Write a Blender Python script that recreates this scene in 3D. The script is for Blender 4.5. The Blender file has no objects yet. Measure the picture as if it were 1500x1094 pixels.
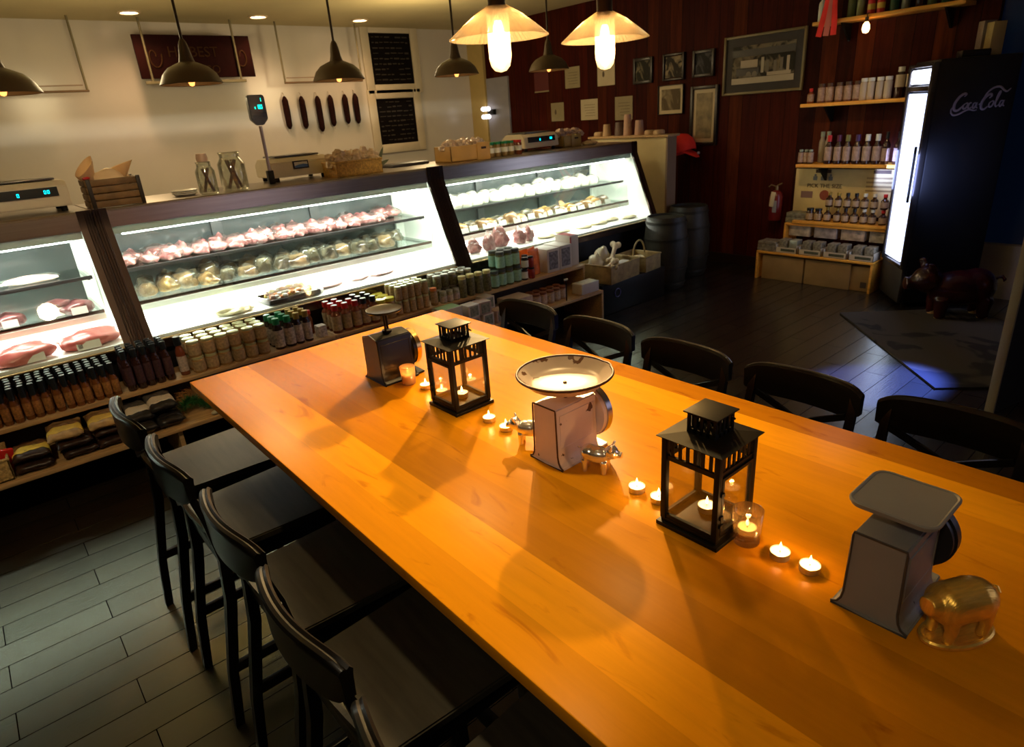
import bpy, bmesh, math, random
from mathutils import Vector, Matrix, noise
random.seed(7)
SC = bpy.context.scene
COL = SC.collection
PI = math.pi
K = 1.0741            # the room's measured units to metres
HC = 1.74             # camera height

# ------------------------------------------------------------------ camera
cd = bpy.data.cameras.new('camera'); cam = bpy.data.objects.new('camera', cd); COL.objects.link(cam)
def _axes():
    p, r, y = (math.radians(a) for a in (22.047, -4.307, 39.229))
    f = Vector((math.sin(y)*math.cos(p), math.cos(y)*math.cos(p), -math.sin(p)))
    rt = Vector((math.cos(y), -math.sin(y), 0)); up = rt.cross(f)
    return math.cos(r)*rt+math.sin(r)*up, -math.sin(r)*rt+math.cos(r)*up, f
rt, up, fw = _axes()
mw = Matrix((rt, up, -fw)).transposed().to_4x4(); mw.translation = (0, 0, HC)
cam.matrix_world = mw
cd.sensor_width = 36; cd.lens = 932.67/1500*36; cd.clip_start = 0.05; cd.clip_end = 60
cd.dof.use_dof = True; cd.dof.focus_distance = 1.75; cd.dof.aperture_fstop = 8.0
SC.camera = cam

# ------------------------------------------------------------------ world, exposure
w = bpy.data.worlds.new('night'); SC.world = w; w.use_nodes = True
w.node_tree.nodes['Background'].inputs[0].default_value = (1.0, 0.62, 0.3, 1)
w.node_tree.nodes['Background'].inputs[1].default_value = 0.012
vs = SC.view_settings
vs.view_transform = 'Standard'; vs.look = 'None'; vs.gamma = 1; vs.use_curve_mapping = False
vs.exposure = 0.0

def lamp(name, kind, loc, energy, color, size=0.05, size_y=None, rot=None, spot=None, blend=0.5, parent=None, k=1.0):
    d = bpy.data.lights.new(name, kind); d.energy = energy; d.color = color
    if kind == 'AREA':
        d.size = size
        if size_y: d.shape = 'RECTANGLE'; d.size_y = size_y
    else: d.shadow_soft_size = size
    if kind == 'SPOT': d.spot_size = spot or 2.0; d.spot_blend = blend
    o = bpy.data.objects.new(name, d); COL.objects.link(o)
    o.location = Vector(loc)*k
    if rot: o.rotation_euler = rot
    if parent: o.parent = parent
    return o

def aim(a, b):
    return (Vector(b)-Vector(a)).to_track_quat('-Z', 'Y').to_euler()
# track spots on the ceiling, above the frame: the strong one casts the pan's shadow over the table
def track(name, a, b, e, col, ang, size=.05, blend=.5): lamp(name, 'SPOT', a, e, col, size, rot=aim(a, b), spot=ang, blend=blend)
# recessed ceiling downlights out over the table side (above the frame) and behind the counter, plus added fill lights
LT = dict(case=38, deck=66, pendant=60, down=30, side=16, tea=0.28)

WARM = (1.0, 0.55, 0.22)
track('overhead_spot', (3.8, 3.85, 2.88), (1.0, 1.6, .87), 1330, (1, .64, .25), .80, .05, .9)
track('overhead_spot', (1.80, 3.15, 2.88), (1.0, 1.9, .87), 110, (1, .64, .25), 1.0, .15, .9)
track('overhead_spot', (1.87, 1.66, 2.88), (1.0, 1.2, .87), 80, (1, .64, .25), 1.0, .15, .9)
track('overhead_spot', (.70, 1.20, 2.88), (.40, 1.2, .6), 70, (1, .74, .36), .8)
lamp('kitchen_fill_light', 'POINT', (1.2, 6.2, 2.3), 42, (1, .77, .42), .25)  # added unseen point fills that lift the back wall and ceiling
lamp('kitchen_fill_light', 'POINT', (4.2, 6.2, 2.3), 42, (1, .77, .42), .25)
track('counter_spot', (.4, 1.6, 2.88), (.6, 4.6, 1.25), 95, (1, .74, .42), .75, .08, .9)
track('counter_spot', (2.9, 2.0, 2.88), (3.3, 4.7, 1.25), 95, (1, .74, .42), .75, .08, .9)
track('shelf_spot', (4.2, 2.4, 2.88), (6.3, 2.9, 1.0), 60, (1, .62, .26), .9, .08, .9)
track('overhead_spot', (-1.0, -.3, 2.88), (1.0, .5, .9), 48, (1, .80, .52), .8, .12, .9)  # added soft fill from the left, behind the camera
track('shelf_spot', (-.7, 1.0, 2.88), (.15, 3.75, .35), 90, (1, .76, .42), .55, .06, .9)
lamp('window_light', 'AREA', (3.6, -2.3, 1.7), 7, (.74, .70, 1.0), 1.6, 1.3, rot=aim((3.6, -2.3, 1.7), (1.2, .8, .9)))
track('blue_floor_fill', (6.2, .5, 2.3), (4.10, 1.38, 0), 6000, (.10, .18, 1.0), .22, .06)  # added narrow blue spot that makes the blue patch on the floor
# ------------------------------------------------------------------ helpers
U = 1.0
def setU(v):
    global U; U = v

MATS = {}
def mat(name, col, rough=.5, metal=0, spec=.5, var=0.0, vs_=8.0, bump=0.0, bs=60.0, coat=0, emis=None, es=0, stretch=None, trans=0, alpha=1, sss=0):
    if name in MATS: return MATS[name]
    m = bpy.data.materials.new(name); m.use_nodes = True
    nt = m.node_tree; b = nt.nodes['Principled BSDF']
    c4 = (*col, 1)
    b.inputs['Base Color'].default_value = c4
    b.inputs['Roughness'].default_value = rough; b.inputs['Metallic'].default_value = metal
    b.inputs['Specular IOR Level'].default_value = spec
    if coat: b.inputs['Coat Weight'].default_value = coat; b.inputs['Coat Roughness'].default_value = .15
    if trans: b.inputs['Transmission Weight'].default_value = trans
    if alpha < 1: b.inputs['Alpha'].default_value = alpha
    if sss:
        b.inputs['Subsurface Weight'].default_value = sss; b.inputs['Subsurface Radius'].default_value = (.01, .006, .003)
    if emis: b.inputs['Emission Color'].default_value = (*emis, 1); b.inputs['Emission Strength'].default_value = es
    tc = nt.nodes.new('ShaderNodeTexCoord'); mp = nt.nodes.new('ShaderNodeMapping')
    nt.links.new(tc.outputs['Object'], mp.inputs[0])
    if stretch: mp.inputs['Scale'].default_value = stretch
    n = nt.nodes.new('ShaderNodeTexNoise'); n.inputs['Scale'].default_value = vs_; n.inputs['Detail'].default_value = 4
    nt.links.new(mp.outputs[0], n.inputs['Vector'])
    v = max(var, .04)
    cr = nt.nodes.new('ShaderNodeValToRGB')
    cr.color_ramp.elements[0].position = .3; cr.color_ramp.elements[1].position = .7
    cr.color_ramp.elements[0].color = (*[max(0, x*(1-v)) for x in col], 1)
    cr.color_ramp.elements[1].color = (*[min(1, x*(1+v)) for x in col], 1)
    nt.links.new(n.outputs['Fac'], cr.inputs[0]); nt.links.new(cr.outputs[0], b.inputs['Base Color'])
    if bump:
        n2 = nt.nodes.new('ShaderNodeTexNoise'); n2.inputs['Scale'].default_value = bs
        nt.links.new(mp.outputs[0], n2.inputs['Vector'])
        bp = nt.nodes.new('ShaderNodeBump'); bp.inputs['Strength'].default_value = bump; bp.inputs['Distance'].default_value = .01
        nt.links.new(n2.outputs['Fac'], bp.inputs['Height']); nt.links.new(bp.outputs[0], b.inputs['Normal'])
    MATS[name] = m; return m

def glow(name, col, s):
    if name in MATS: return MATS[name]
    m = bpy.data.materials.new(name); m.use_nodes = True; nt = m.node_tree; nt.nodes.clear()
    e = nt.nodes.new('ShaderNodeEmission'); o = nt.nodes.new('ShaderNodeOutputMaterial')
    e.inputs[0].default_value = (*col, 1); e.inputs[1].default_value = s
    nt.links.new(e.outputs[0], o.inputs[0]); MATS[name] = m; return m

def glass(name, tint=(1, 1, 1), refl=.08, rough=.02, haze=0.0, hazecol=(1, 1, 1)):
    """thin pane: see-through with a fresnel-weighted gloss and, if asked, a little translucent frost"""
    if name in MATS: return MATS[name]
    m = bpy.data.materials.new(name); m.use_nodes = True; nt = m.node_tree; nt.nodes.clear()
    t = nt.nodes.new('ShaderNodeBsdfTransparent'); t.inputs[0].default_value = (*tint, 1)
    g = nt.nodes.new('ShaderNodeBsdfGlossy'); g.inputs['Roughness'].default_value = rough
    lw = nt.nodes.new('ShaderNodeLayerWeight'); lw.inputs[0].default_value = .25
    ma = nt.nodes.new('ShaderNodeMath'); ma.operation = 'MULTIPLY_ADD'; ma.inputs[1].default_value = .5; ma.inputs[2].default_value = refl
    nt.links.new(lw.outputs['Fresnel'], ma.inputs[0])
    mx = nt.nodes.new('ShaderNodeMixShader'); nt.links.new(ma.outputs[0], mx.inputs[0])
    nt.links.new(g.outputs[0], mx.inputs[2])
    src = t.outputs[0]
    if haze:
        tl = nt.nodes.new('ShaderNodeBsdfTranslucent'); tl.inputs[0].default_value = (*hazecol, 1)
        df = nt.nodes.new('ShaderNodeBsdfDiffuse'); df.inputs[0].default_value = (*hazecol, 1)
        ad = nt.nodes.new('ShaderNodeMixShader'); ad.inputs[0].default_value = .4
        nt.links.new(tl.outputs[0], ad.inputs[1]); nt.links.new(df.outputs[0], ad.inputs[2])
        m2 = nt.nodes.new('ShaderNodeMixShader'); m2.inputs[0].default_value = haze
        nt.links.new(t.outputs[0], m2.inputs[1]); nt.links.new(ad.outputs[0], m2.inputs[2]); src = m2.outputs[0]
    nt.links.new(src, mx.inputs[1])
    o = nt.nodes.new('ShaderNodeOutputMaterial'); nt.links.new(mx.outputs[0], o.inputs[0])
    MATS[name] = m; return m

def BM(): return bmesh.new()
def _merge(bm, t, mi=0, M=None):
    if M is not None: t.transform(M)
    for f in t.faces: f.material_index = mi
    me = bpy.data.meshes.new('t'); t.to_mesh(me); t.free(); bm.from_mesh(me); bpy.data.meshes.remove(me)
def box(bm, x0, x1, y0, y1, z0, z1, b=0, mi=0, M=None, seg=2):
    t = bmesh.new(); bmesh.ops.create_cube(t, size=1)
    t.transform(Matrix.Translation(((x0+x1)/2, (y0+y1)/2, (z0+z1)/2)) @ Matrix.Diagonal((abs(x1-x0), abs(y1-y0), abs(z1-z0), 1)))
    if b: bmesh.ops.bevel(t, geom=list(t.edges), offset=min(b, .45*min(abs(x1-x0), abs(y1-y0), abs(z1-z0))), segments=seg, affect='EDGES', profile=.5)
    _merge(bm, t, mi, M); return bm
def prism(bm, poly, a0, a1, axis='x', mi=0, b=0, M=None):
    """poly of 2-d points extruded along an axis: x -> (y,z), y -> (x,z), z -> (x,y)"""
    def P(u, v, a): return {'x': (a, u, v), 'y': (u, a, v), 'z': (u, v, a)}[axis]
    t = bmesh.new()
    A = [t.verts.new(P(u, v, a0)) for u, v in poly]; B = [t.verts.new(P(u, v, a1)) for u, v in poly]
    n = len(poly); t.faces.new(A); t.faces.new(B[::-1])
    for i in range(n): t.faces.new((A[i], B[i], B[(i+1) % n], A[(i+1) % n]))
    bmesh.ops.recalc_face_normals(t, faces=t.faces)
    if b: bmesh.ops.bevel(t, geom=list(t.edges), offset=b, segments=2, affect='EDGES')
    _merge(bm, t, mi, M); return bm
def lathe(bm, prof, seg=24, c=(0, 0, 0), mi=0, M=None, sx=1, sy=1, rib=None):
    t = bmesh.new(); rings = []
    for r, z in prof:
        if r < 1e-6: rings.append([t.verts.new((0, 0, z))])
        else:
            rings.append([t.verts.new(((r+(rib(i) if rib else 0))*math.cos(2*PI*i/seg)*sx, (r+(rib(i) if rib else 0))*math.sin(2*PI*i/seg)*sy, z)) for i in range(seg)])
    for a, b_ in zip(rings, rings[1:]):
        if len(a) == 1 and len(b_) == 1: continue
        for i in range(seg):
            j = (i+1) % seg
            if len(a) == 1: t.faces.new((a[0], b_[j], b_[i]))
            elif len(b_) == 1: t.faces.new((a[i], a[j], b_[0]))
            else: t.faces.new((a[i], a[j], b_[j], b_[i]))
    bmesh.ops.recalc_face_normals(t, faces=t.faces)
    _merge(bm, t, mi, (M or Matrix()) @ Matrix.Translation(c) if M is None else M @ Matrix.Translation(c)); return bm
def cyl(bm, x, y, z0, z1, r, r2=None, seg=20, mi=0, M=None):
    r2 = r if r2 is None else r2
    return lathe(bm, [(0, z0), (r, z0), (r2, z1), (0, z1)], seg, (x, y, 0), mi, M)
def tube(bm, pts, r, seg=8, mi=0, closed=False, M=None, flat=None):
    pts = [Vector(p) for p in pts]; n = len(pts); t = bmesh.new(); rings = []; nrm = None
    for i, p in enumerate(pts):
        a = pts[(i-1) % n] if (closed or i > 0) else p; c = pts[(i+1) % n] if (closed or i < n-1) else p
        d = (c-a).normalized()
        if nrm is None:
            nrm = d.orthogonal().normalized() if flat is None else (Vector(flat)-d*d.dot(Vector(flat))).normalized()
        else: nrm = (nrm-d*nrm.dot(d)).normalized()
        bn = d.cross(nrm); rr = r[i] if isinstance(r, list) else r
        ra, rb = rr if isinstance(rr, tuple) else (rr, rr)
        rings.append([t.verts.new(p+nrm*(ra*math.cos(2*PI*k/seg+PI/seg))+bn*(rb*math.sin(2*PI*k/seg+PI/seg))) for k in range(seg)])
    pr = list(zip(rings, rings[1:]))+([(rings[-1], rings[0])] if closed else [])
    for a, b_ in pr:
        for k in range(seg): t.faces.new((a[k], a[(k+1) % seg], b_[(k+1) % seg], b_[k]))
    if not closed: t.faces.new(rings[0][::-1]); t.faces.new(rings[-1])
    bmesh.ops.recalc_face_normals(t, faces=t.faces); _merge(bm, t, mi, M); return bm
def ell(bm, c, r, mi=0, sub=2, M=None, rot=None):
    t = bmesh.new(); bmesh.ops.create_icosphere(t, subdivisions=sub, radius=1)
    T = Matrix.Translation(c) @ (Matrix.Rotation(rot[0], 4, rot[1]) if rot else Matrix()) @ Matrix.Diagonal((*r, 1))
    _merge(bm, t, mi, T if M is None else M @ T); return bm
def blob(bm, c, r, seed=0, amp=.3, fr=1.6, sub=3, flat=-.5, mi=0, M=None, crease=0):
    t = bmesh.new(); bmesh.ops.create_icosphere(t, subdivisions=sub, radius=1)
    o = Vector((seed*3.7, seed*1.3, seed*.7))
    for v in t.verts:
        d = 1+amp*noise.noise(v.co*fr+o)+crease*abs(noise.noise(v.co*fr*3+o))
        v.co *= d
        if v.co.z < flat: v.co.z = flat
    T = Matrix.Translation((c[0], c[1], c[2]-flat*r[2])) @ Matrix.Diagonal((*r, 1))
    _merge(bm, t, mi, T if M is None else M @ T); return bm

def obj(name, bm, m, parent=None, loc=None, rz=0, rot=None, smooth=None, kind=None, remesh=None, sub=0, label=None):
    me = bpy.data.meshes.new(name)
    if U != 1: bm.transform(Matrix.Scale(U, 4))
    bm.to_mesh(me); bm.free()
    for x in (m if isinstance(m, (list, tuple)) else [m]): me.materials.append(x)
    o = bpy.data.objects.new(name, me); COL.objects.link(o)
    if loc is not None: o.location = Vector(loc)*U
    o.rotation_euler = rot if rot else (0, 0, rz)
    if parent: o.parent = parent
    if smooth is not False:
        me.shade_smooth()
        if smooth != 'all': me.set_sharp_from_angle(angle=math.radians(38))
    if remesh:
        r = o.modifiers.new('r', 'REMESH'); r.mode = 'VOXEL'; r.voxel_size = remesh*U; r.use_smooth_shade = True
        s = o.modifiers.new('s', 'SMOOTH'); s.iterations = 4; s.factor = .5
    if sub: s = o.modifiers.new('s', 'SUBSURF'); s.levels = sub; s.render_levels = sub
    if kind: o['kind'] = kind
    if label: o['label'] = label
    return o
def tag(o, label, cat, group=None):
    o['label'] = label; o['category'] = cat
    if group: o['group'] = group
    return o
def thing(name, label, cat, loc=(0, 0, 0), rz=0, group=None, rot=None):
    o = bpy.data.objects.new(name, None); COL.objects.link(o); o.empty_display_size = .05
    o.location = Vector(loc)*U; o.rotation_euler = rot or (0, 0, rz); return tag(o, label, cat, group)
def struct(name, bm, m, **k): return obj(name, bm, m, kind='structure', **k)
def dup(root, loc=None, rz=None, label=None, group=None, sc=None):
    r = root.copy(); COL.objects.link(r)
    if loc is not None: r.location = Vector(loc)*U
    if rz is not None: r.rotation_euler = (r.rotation_euler[0], r.rotation_euler[1], rz)
    if sc is not None: r.scale = sc if hasattr(sc, '__len__') else (sc, sc, sc)
    if label: r['label'] = label
    if group: r['group'] = group
    for ch in list(root.children):
        c = ch.copy(); COL.objects.link(c); c.parent = r
        for g in list(ch.children):
            d = g.copy(); COL.objects.link(d); d.parent = c
    return r
def text_bm(s, size, depth=.001, shear=0.0, spacing=1.0):
    """lettering as a mesh in the x-z plane, centred on x"""
    cu = bpy.data.curves.new('t', 'FONT'); cu.body = s; cu.size = size; cu.extrude = depth; cu.align_x = 'CENTER'; cu.shear = shear
    cu.space_character = spacing; cu.resolution_u = 3
    o = bpy.data.objects.new('t', cu); COL.objects.link(o)
    dg = bpy.context.evaluated_depsgraph_get(); me = bpy.data.meshes.new_from_object(o.evaluated_get(dg))
    bm = bmesh.new(); bm.from_mesh(me); bpy.data.meshes.remove(me); bpy.data.objects.remove(o)
    bm.transform(Matrix.Rotation(PI/2, 4, 'X')); return bm

# ------------------------------------------------------------------ shared materials
steel = mat('brushed_steel', (.42, .36, .31), .28, 1, var=.08, vs_=3, stretch=(1, 30, 30))
steel_dark = mat('dark_steel_trim', (.10, .072, .06), .24, 1)
blackm = mat('black_metal', (.006, .005, .003), .5, 0, spec=.2)
blackwood = mat('black_brown_wood', (.0045, .0036, .003), .33, 0, spec=.35, var=.3, vs_=6, stretch=(1, 12, 12), bump=.05, coat=.08)
white_p = mat('white_plastic', (.78, .76, .70), .45)
cream = mat('cream_plastic', (.66, .60, .45), .45, var=.05)
pine = mat('pine_board', (.52, .33, .15), .5, var=.25, vs_=5, stretch=(1, 14, 14))
wicker = mat('woven_wicker', (.50, .33, .12), .7, var=.4, vs_=70, bump=.8, bs=120)
white_wall = mat('white_wall_paint', (.64, .59, .50), .22, var=.03, vs_=2)
chrome = mat('polished_silver', (.88, .84, .78), .2, .88)

# ================================================================== THE ROOM
setU(K)
def mat_floor():
    m = bpy.data.materials.new('dark_floor_planks'); m.use_nodes = True; nt = m.node_tree; L = nt.links
    b = nt.nodes['Principled BSDF']
    tc = nt.nodes.new('ShaderNodeTexCoord')
    br = nt.nodes.new('ShaderNodeTexBrick'); br.offset = .37; br.offset_frequency = 2
    br.inputs['Scale'].default_value = 1; br.inputs['Brick Width'].default_value = .92; br.inputs['Row Height'].default_value = .138
    br.inputs['Mortar Size'].default_value = .0017; br.inputs['Mortar Smooth'].default_value = .1; br.inputs['Bias'].default_value = 0
    br.inputs['Color1'].default_value = (.020, .013, .009, 1); br.inputs['Color2'].default_value = (.034, .023, .016, 1)
    br.inputs['Mortar'].default_value = (.004, .003, .002, 1)
    L.new(tc.outputs['Object'], br.inputs['Vector'])
    mp = nt.nodes.new('ShaderNodeMapping'); mp.inputs['Scale'].default_value = (2, 40, 1); L.new(tc.outputs['Object'], mp.inputs[0])
    n = nt.nodes.new('ShaderNodeTexNoise'); n.inputs['Scale'].default_value = 3; n.inputs['Detail'].default_value = 6; L.new(mp.outputs[0], n.inputs['Vector'])
    mx = nt.nodes.new('ShaderNodeMix'); mx.data_type = 'RGBA'; mx.blend_type = 'MULTIPLY'; mx.inputs[0].default_value = .5
    L.new(br.outputs['Color'], mx.inputs[6]); L.new(n.outputs['Color'], mx.inputs[7]); L.new(mx.outputs[2], b.inputs['Base Color'])
    b.inputs['Roughness'].default_value = .27; b.inputs['IOR'].default_value = 1.8; b.inputs['Specular IOR Level'].default_value = .9; b.inputs['Specular Tint'].default_value = (.93, 1, .78, 1)
    bp = nt.nodes.new('ShaderNodeBump'); bp.inputs['Strength'].default_value = .6; bp.inputs['Distance'].default_value = .006
    ad = nt.nodes.new('ShaderNodeMath'); ad.operation = 'MULTIPLY_ADD'; ad.inputs[1].default_value = .12
    L.new(n.outputs['Fac'], ad.inputs[0]); iv = nt.nodes.new('ShaderNodeMath'); iv.operation = 'SUBTRACT'; iv.inputs[0].default_value = 1.0
    L.new(br.outputs['Fac'], iv.inputs[1])
    sx = nt.nodes.new('ShaderNodeSeparateColor'); L.new(mx.outputs[2], sx.inputs[0])
    m1 = nt.nodes.new('ShaderNodeMapRange'); m1.inputs[1].default_value = .004; m1.inputs[2].default_value = .022; m1.inputs[3].default_value = .6; m1.inputs[4].default_value = 1.0
    L.new(sx.outputs[0], m1.inputs[0])
    m2 = nt.nodes.new('ShaderNodeMath'); m2.operation = 'MULTIPLY'; L.new(m1.outputs[0], m2.inputs[0]); L.new(iv.outputs[0], m2.inputs[1]); L.new(m2.outputs[0], b.inputs['Specular IOR Level'])
    L.new(iv.outputs[0], ad.inputs[2]); L.new(ad.outputs[0], bp.inputs['Height']); L.new(bp.outputs[0], b.inputs['Normal'])
    return m
def mat_planks(name, cols, axis, width, rough=.35, grain=(1, 1, 1), spec=.5, gscale=3, gamt=.5, coat=0, lenv=None, groove=.0, streak=None):
    """boards of one width side by side, each with its own tone (axis = 0/1 across the boards)"""
    m = bpy.data.materials.new(name); m.use_nodes = True; nt = m.node_tree; L = nt.links
    b = nt.nodes['Principled BSDF']; tc = nt.nodes.new('ShaderNodeTexCoord'); sp = nt.nodes.new('ShaderNodeSeparateXYZ')
    L.new(tc.outputs['Object'], sp.inputs[0])
    d = nt.nodes.new('ShaderNodeMath'); d.operation = 'DIVIDE'; d.inputs[1].default_value = width; L.new(sp.outputs[axis], d.inputs[0])
    fl = nt.nodes.new('ShaderNodeMath'); fl.operation = 'FLOOR'; L.new(d.outputs[0], fl.inputs[0])
    wn = nt.nodes.new('ShaderNodeTexWhiteNoise'); wn.noise_dimensions = '2D' if lenv else '1D'
    if lenv:
        other = 1-axis
        o1 = nt.nodes.new('ShaderNodeTexWhiteNoise'); o1.noise_dimensions = '1D'; L.new(fl.outputs[0], o1.inputs['W'])
        a = nt.nodes.new('ShaderNodeMath'); a.operation = 'MULTIPLY_ADD'; a.inputs[1].default_value = 1/lenv
        L.new(sp.outputs[other], a.inputs[0]); L.new(o1.outputs['Value'], a.inputs[2])
        f2 = nt.nodes.new('ShaderNodeMath'); f2.operation = 'FLOOR'; L.new(a.outputs[0], f2.inputs[0])
        cb = nt.nodes.new('ShaderNodeCombineXYZ'); L.new(fl.outputs[0], cb.inputs[0]); L.new(f2.outputs[0], cb.inputs[1]); L.new(cb.outputs[0], wn.inputs['Vector'])
    else: L.new(fl.outputs[0], wn.inputs['W'])
    cr = nt.nodes.new('ShaderNodeValToRGB'); L.new(wn.outputs['Value'], cr.inputs[0])
    e = cr.color_ramp.elements
    for i, c in enumerate(cols):
        p = i/(len(cols)-1)
        el = e[0] if i == 0 else (e[len(e)-1] if i == len(cols)-1 else e.new(p)); el.position = p; el.color = (*c, 1)
    mp = nt.nodes.new('ShaderNodeMapping'); mp.inputs['Scale'].default_value = grain; L.new(tc.outputs['Object'], mp.inputs[0])
    ofs = nt.nodes.new('ShaderNodeVectorMath'); ofs.operation = 'ADD'; L.new(mp.outputs[0], ofs.inputs[0]); L.new(wn.outputs['Color'], ofs.inputs[1])
    n = nt.nodes.new('ShaderNodeTexNoise'); n.inputs['Scale'].default_value = gscale; n.inputs['Detail'].default_value = 8; n.inputs['Roughness'].default_value = .6
    n.inputs['Distortion'].default_value = .6
    L.new(ofs.outputs[0], n.inputs['Vector'])
    r2 = nt.nodes.new('ShaderNodeValToRGB'); L.new(n.outputs['Fac'], r2.inputs[0])
    r2.color_ramp.elements[0].position = .3; r2.color_ramp.elements[0].color = (1-gamt, 1-gamt, 1-gamt, 1)
    r2.color_ramp.elements[1].position = .68; r2.color_ramp.elements[1].color = (1, 1, 1, 1)
    mx = nt.nodes.new('ShaderNodeMix'); mx.data_type = 'RGBA'; mx.blend_type = 'MULTIPLY'; mx.inputs[0].default_value = 1
    L.new(cr.outputs[0], mx.inputs[6]); L.new(r2.outputs[0], mx.inputs[7])
    out = mx.outputs[2]
    if streak:
        n3 = nt.nodes.new('ShaderNodeTexNoise'); n3.inputs['Scale'].default_value = streak[0]; n3.inputs['Detail'].default_value = 10; n3.inputs['Distortion'].default_value = 2.5
        m3 = nt.nodes.new('ShaderNodeMapping'); m3.inputs['Scale'].default_value = streak[1]; L.new(tc.outputs['Object'], m3.inputs[0]); L.new(m3.outputs[0], n3.inputs['Vector'])
        r3 = nt.nodes.new('ShaderNodeValToRGB'); L.new(n3.outputs['Fac'], r3.inputs[0])
        r3.color_ramp.elements[0].position = .62; r3.color_ramp.elements[0].color = (1, 1, 1, 1)
        r3.color_ramp.elements[1].position = .74; r3.color_ramp.elements[1].color = (.74, .64, .5, 1)
        m4 = nt.nodes.new('ShaderNodeMix'); m4.data_type = 'RGBA'; m4.blend_type = 'MULTIPLY'; m4.inputs[0].default_value = 1
        L.new(out, m4.inputs[6]); L.new(r3.outputs[0], m4.inputs[7]); out = m4.outputs[2]
    fr = nt.nodes.new('ShaderNodeMath'); fr.operation = 'FRACT'; L.new(d.outputs[0], fr.inputs[0])
    if groove:
        g = nt.nodes.new('ShaderNodeMath'); g.operation = 'GREATER_THAN'; g.inputs[1].default_value = groove; L.new(fr.outputs[0], g.inputs[0])
        bp = nt.nodes.new('ShaderNodeBump'); bp.inputs['Distance'].default_value = .006; bp.inputs['Strength'].default_value = .6
        L.new(g.outputs[0], bp.inputs['Height']); L.new(bp.outputs[0], b.inputs['Normal'])
        m5 = nt.nodes.new('ShaderNodeMix'); m5.data_type = 'RGBA'; L.new(g.outputs[0], m5.inputs[0]); m5.inputs[6].default_value = (.004, .002, .001, 1); L.new(out, m5.inputs[7]); out = m5.outputs[2]
    L.new(out, b.inputs['Base Color'])
    b.inputs['Roughness'].default_value = rough; b.inputs['Specular IOR Level'].default_value = spec
    if coat: b.inputs['Coat Weight'].default_value = coat; b.inputs['Coat Roughness'].default_value = .2
    return m

WX, WY, CZ = 6.08, 7.85, 2.74
struct('floor', box(BM(), -3, WX+.2, -2.5, WY+.2, -.1, 0), mat_floor(), smooth=False)
ceil_m = mat('ochre_ceiling', (.62, .52, .27), .75, var=.06, vs_=1.5)
struct('ceiling', box(BM(), -3, WX+.2, -2.5, WY+.2, CZ, CZ+.1), ceil_m, smooth=False)
struct('wall_back', box(BM(), -3, WX+.2, WY, WY+.15, 0, CZ), white_wall, smooth=False)
wood_wall = mat_planks('red_brown_wall_boards', [(.03, .003, .001), (.075, .008, .002), (.05, .005, .001), (.13, .024, .005), (.04, .004, .001)], 1, .155, rough=.6, spec=.08, grain=(1, 12, .8), gscale=2.2, gamt=.6, groove=.03)
wb = BM()
box(wb, WX, WX+.15, 1.62, WY, 0, CZ); box(wb, WX, WX+.15, -2.5, .2, 0, CZ); box(wb, WX, WX+.15, .2, 1.62, 2.3, CZ)
struct('wall_right', wb, wood_wall, smooth=False)
# low cream wall with the dark blue night window above it, right of the drinks fridge
struct('trim_1', box(BM(), WX-.02, WX+.12, .2, 1.62, 0, .42), mat('cream_panel', (.45, .38, .24), .5), smooth=False)
struct('window_1', box(BM(), WX+.06, WX+.09, .2, 1.62, .42, 2.3), mat('night_window_glass', (.01, .03, .09), .12, spec=.6, emis=(.02, .05, .16), es=.02), smooth=False)
struct('trim_2', box(BM(), WX-.045, WX-.002, 7.52, WY-.002, 0, CZ), mat('yellow_trim_paint', (.55, .40, .14), .5), smooth=False)
dr = struct('door_1', box(BM(), WX-.03, WX-.002, 7.05, 7.50, 0, 2.10), mat('grey_door_paint', (.30, .29, .32), .4), smooth=False)
dh = BM(); tube(dh, [(WX-.03, 7.1, 1.0), (WX-.07, 7.1, 1.0), (WX-.07, 7.2, 1.0)], .008)
obj('door_handle', dh, steel, parent=dr)
struct('baseboard_right', box(BM(), WX-.02, WX, 3.05, 7.0, 0, .10, b=.004), mat('dark_baseboard', (.02, .008, .004), .4), smooth=False)

# recessed downlights seen on the ceiling above the kitchen side
dl = None
for i, x in enumerate((1.75, 2.95, 4.12)):
    y = 7.30
    lab = ['leftmost round recessed ceiling light, above the dark red hanging sign', 'round recessed ceiling light between the sign and the chalkboards', 'rightmost round recessed ceiling light, just left of the chalkboards'][i]
    if dl is None:
        dl = thing('recessed_ceiling_light', lab, 'ceiling light', (x, y, CZ), group='recessed lights over the kitchen')
        obj('trim_ring', lathe(BM(), [(.075, -.001), (.098, -.001), (.10, -.010), (.078, -.014), (.075, -.001)], 32), mat('ivory_ring', (.75, .6, .4), .4), dl)
        obj('diffuser', lathe(BM(), [(0, -.006), (.074, -.006), (.074, -.002), (0, -.002)], 32), glow('downlight_glow', (1, .68, .42), 14), dl)
    else: dup(dl, (x, y, CZ), label=lab)
    lamp('downlight', 'SPOT', (x, y, CZ-.03), LT['down'], (1, .60, .32), .06, rot=(0, 0, 0), spot=2.5, blend=.9, k=K)

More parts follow.
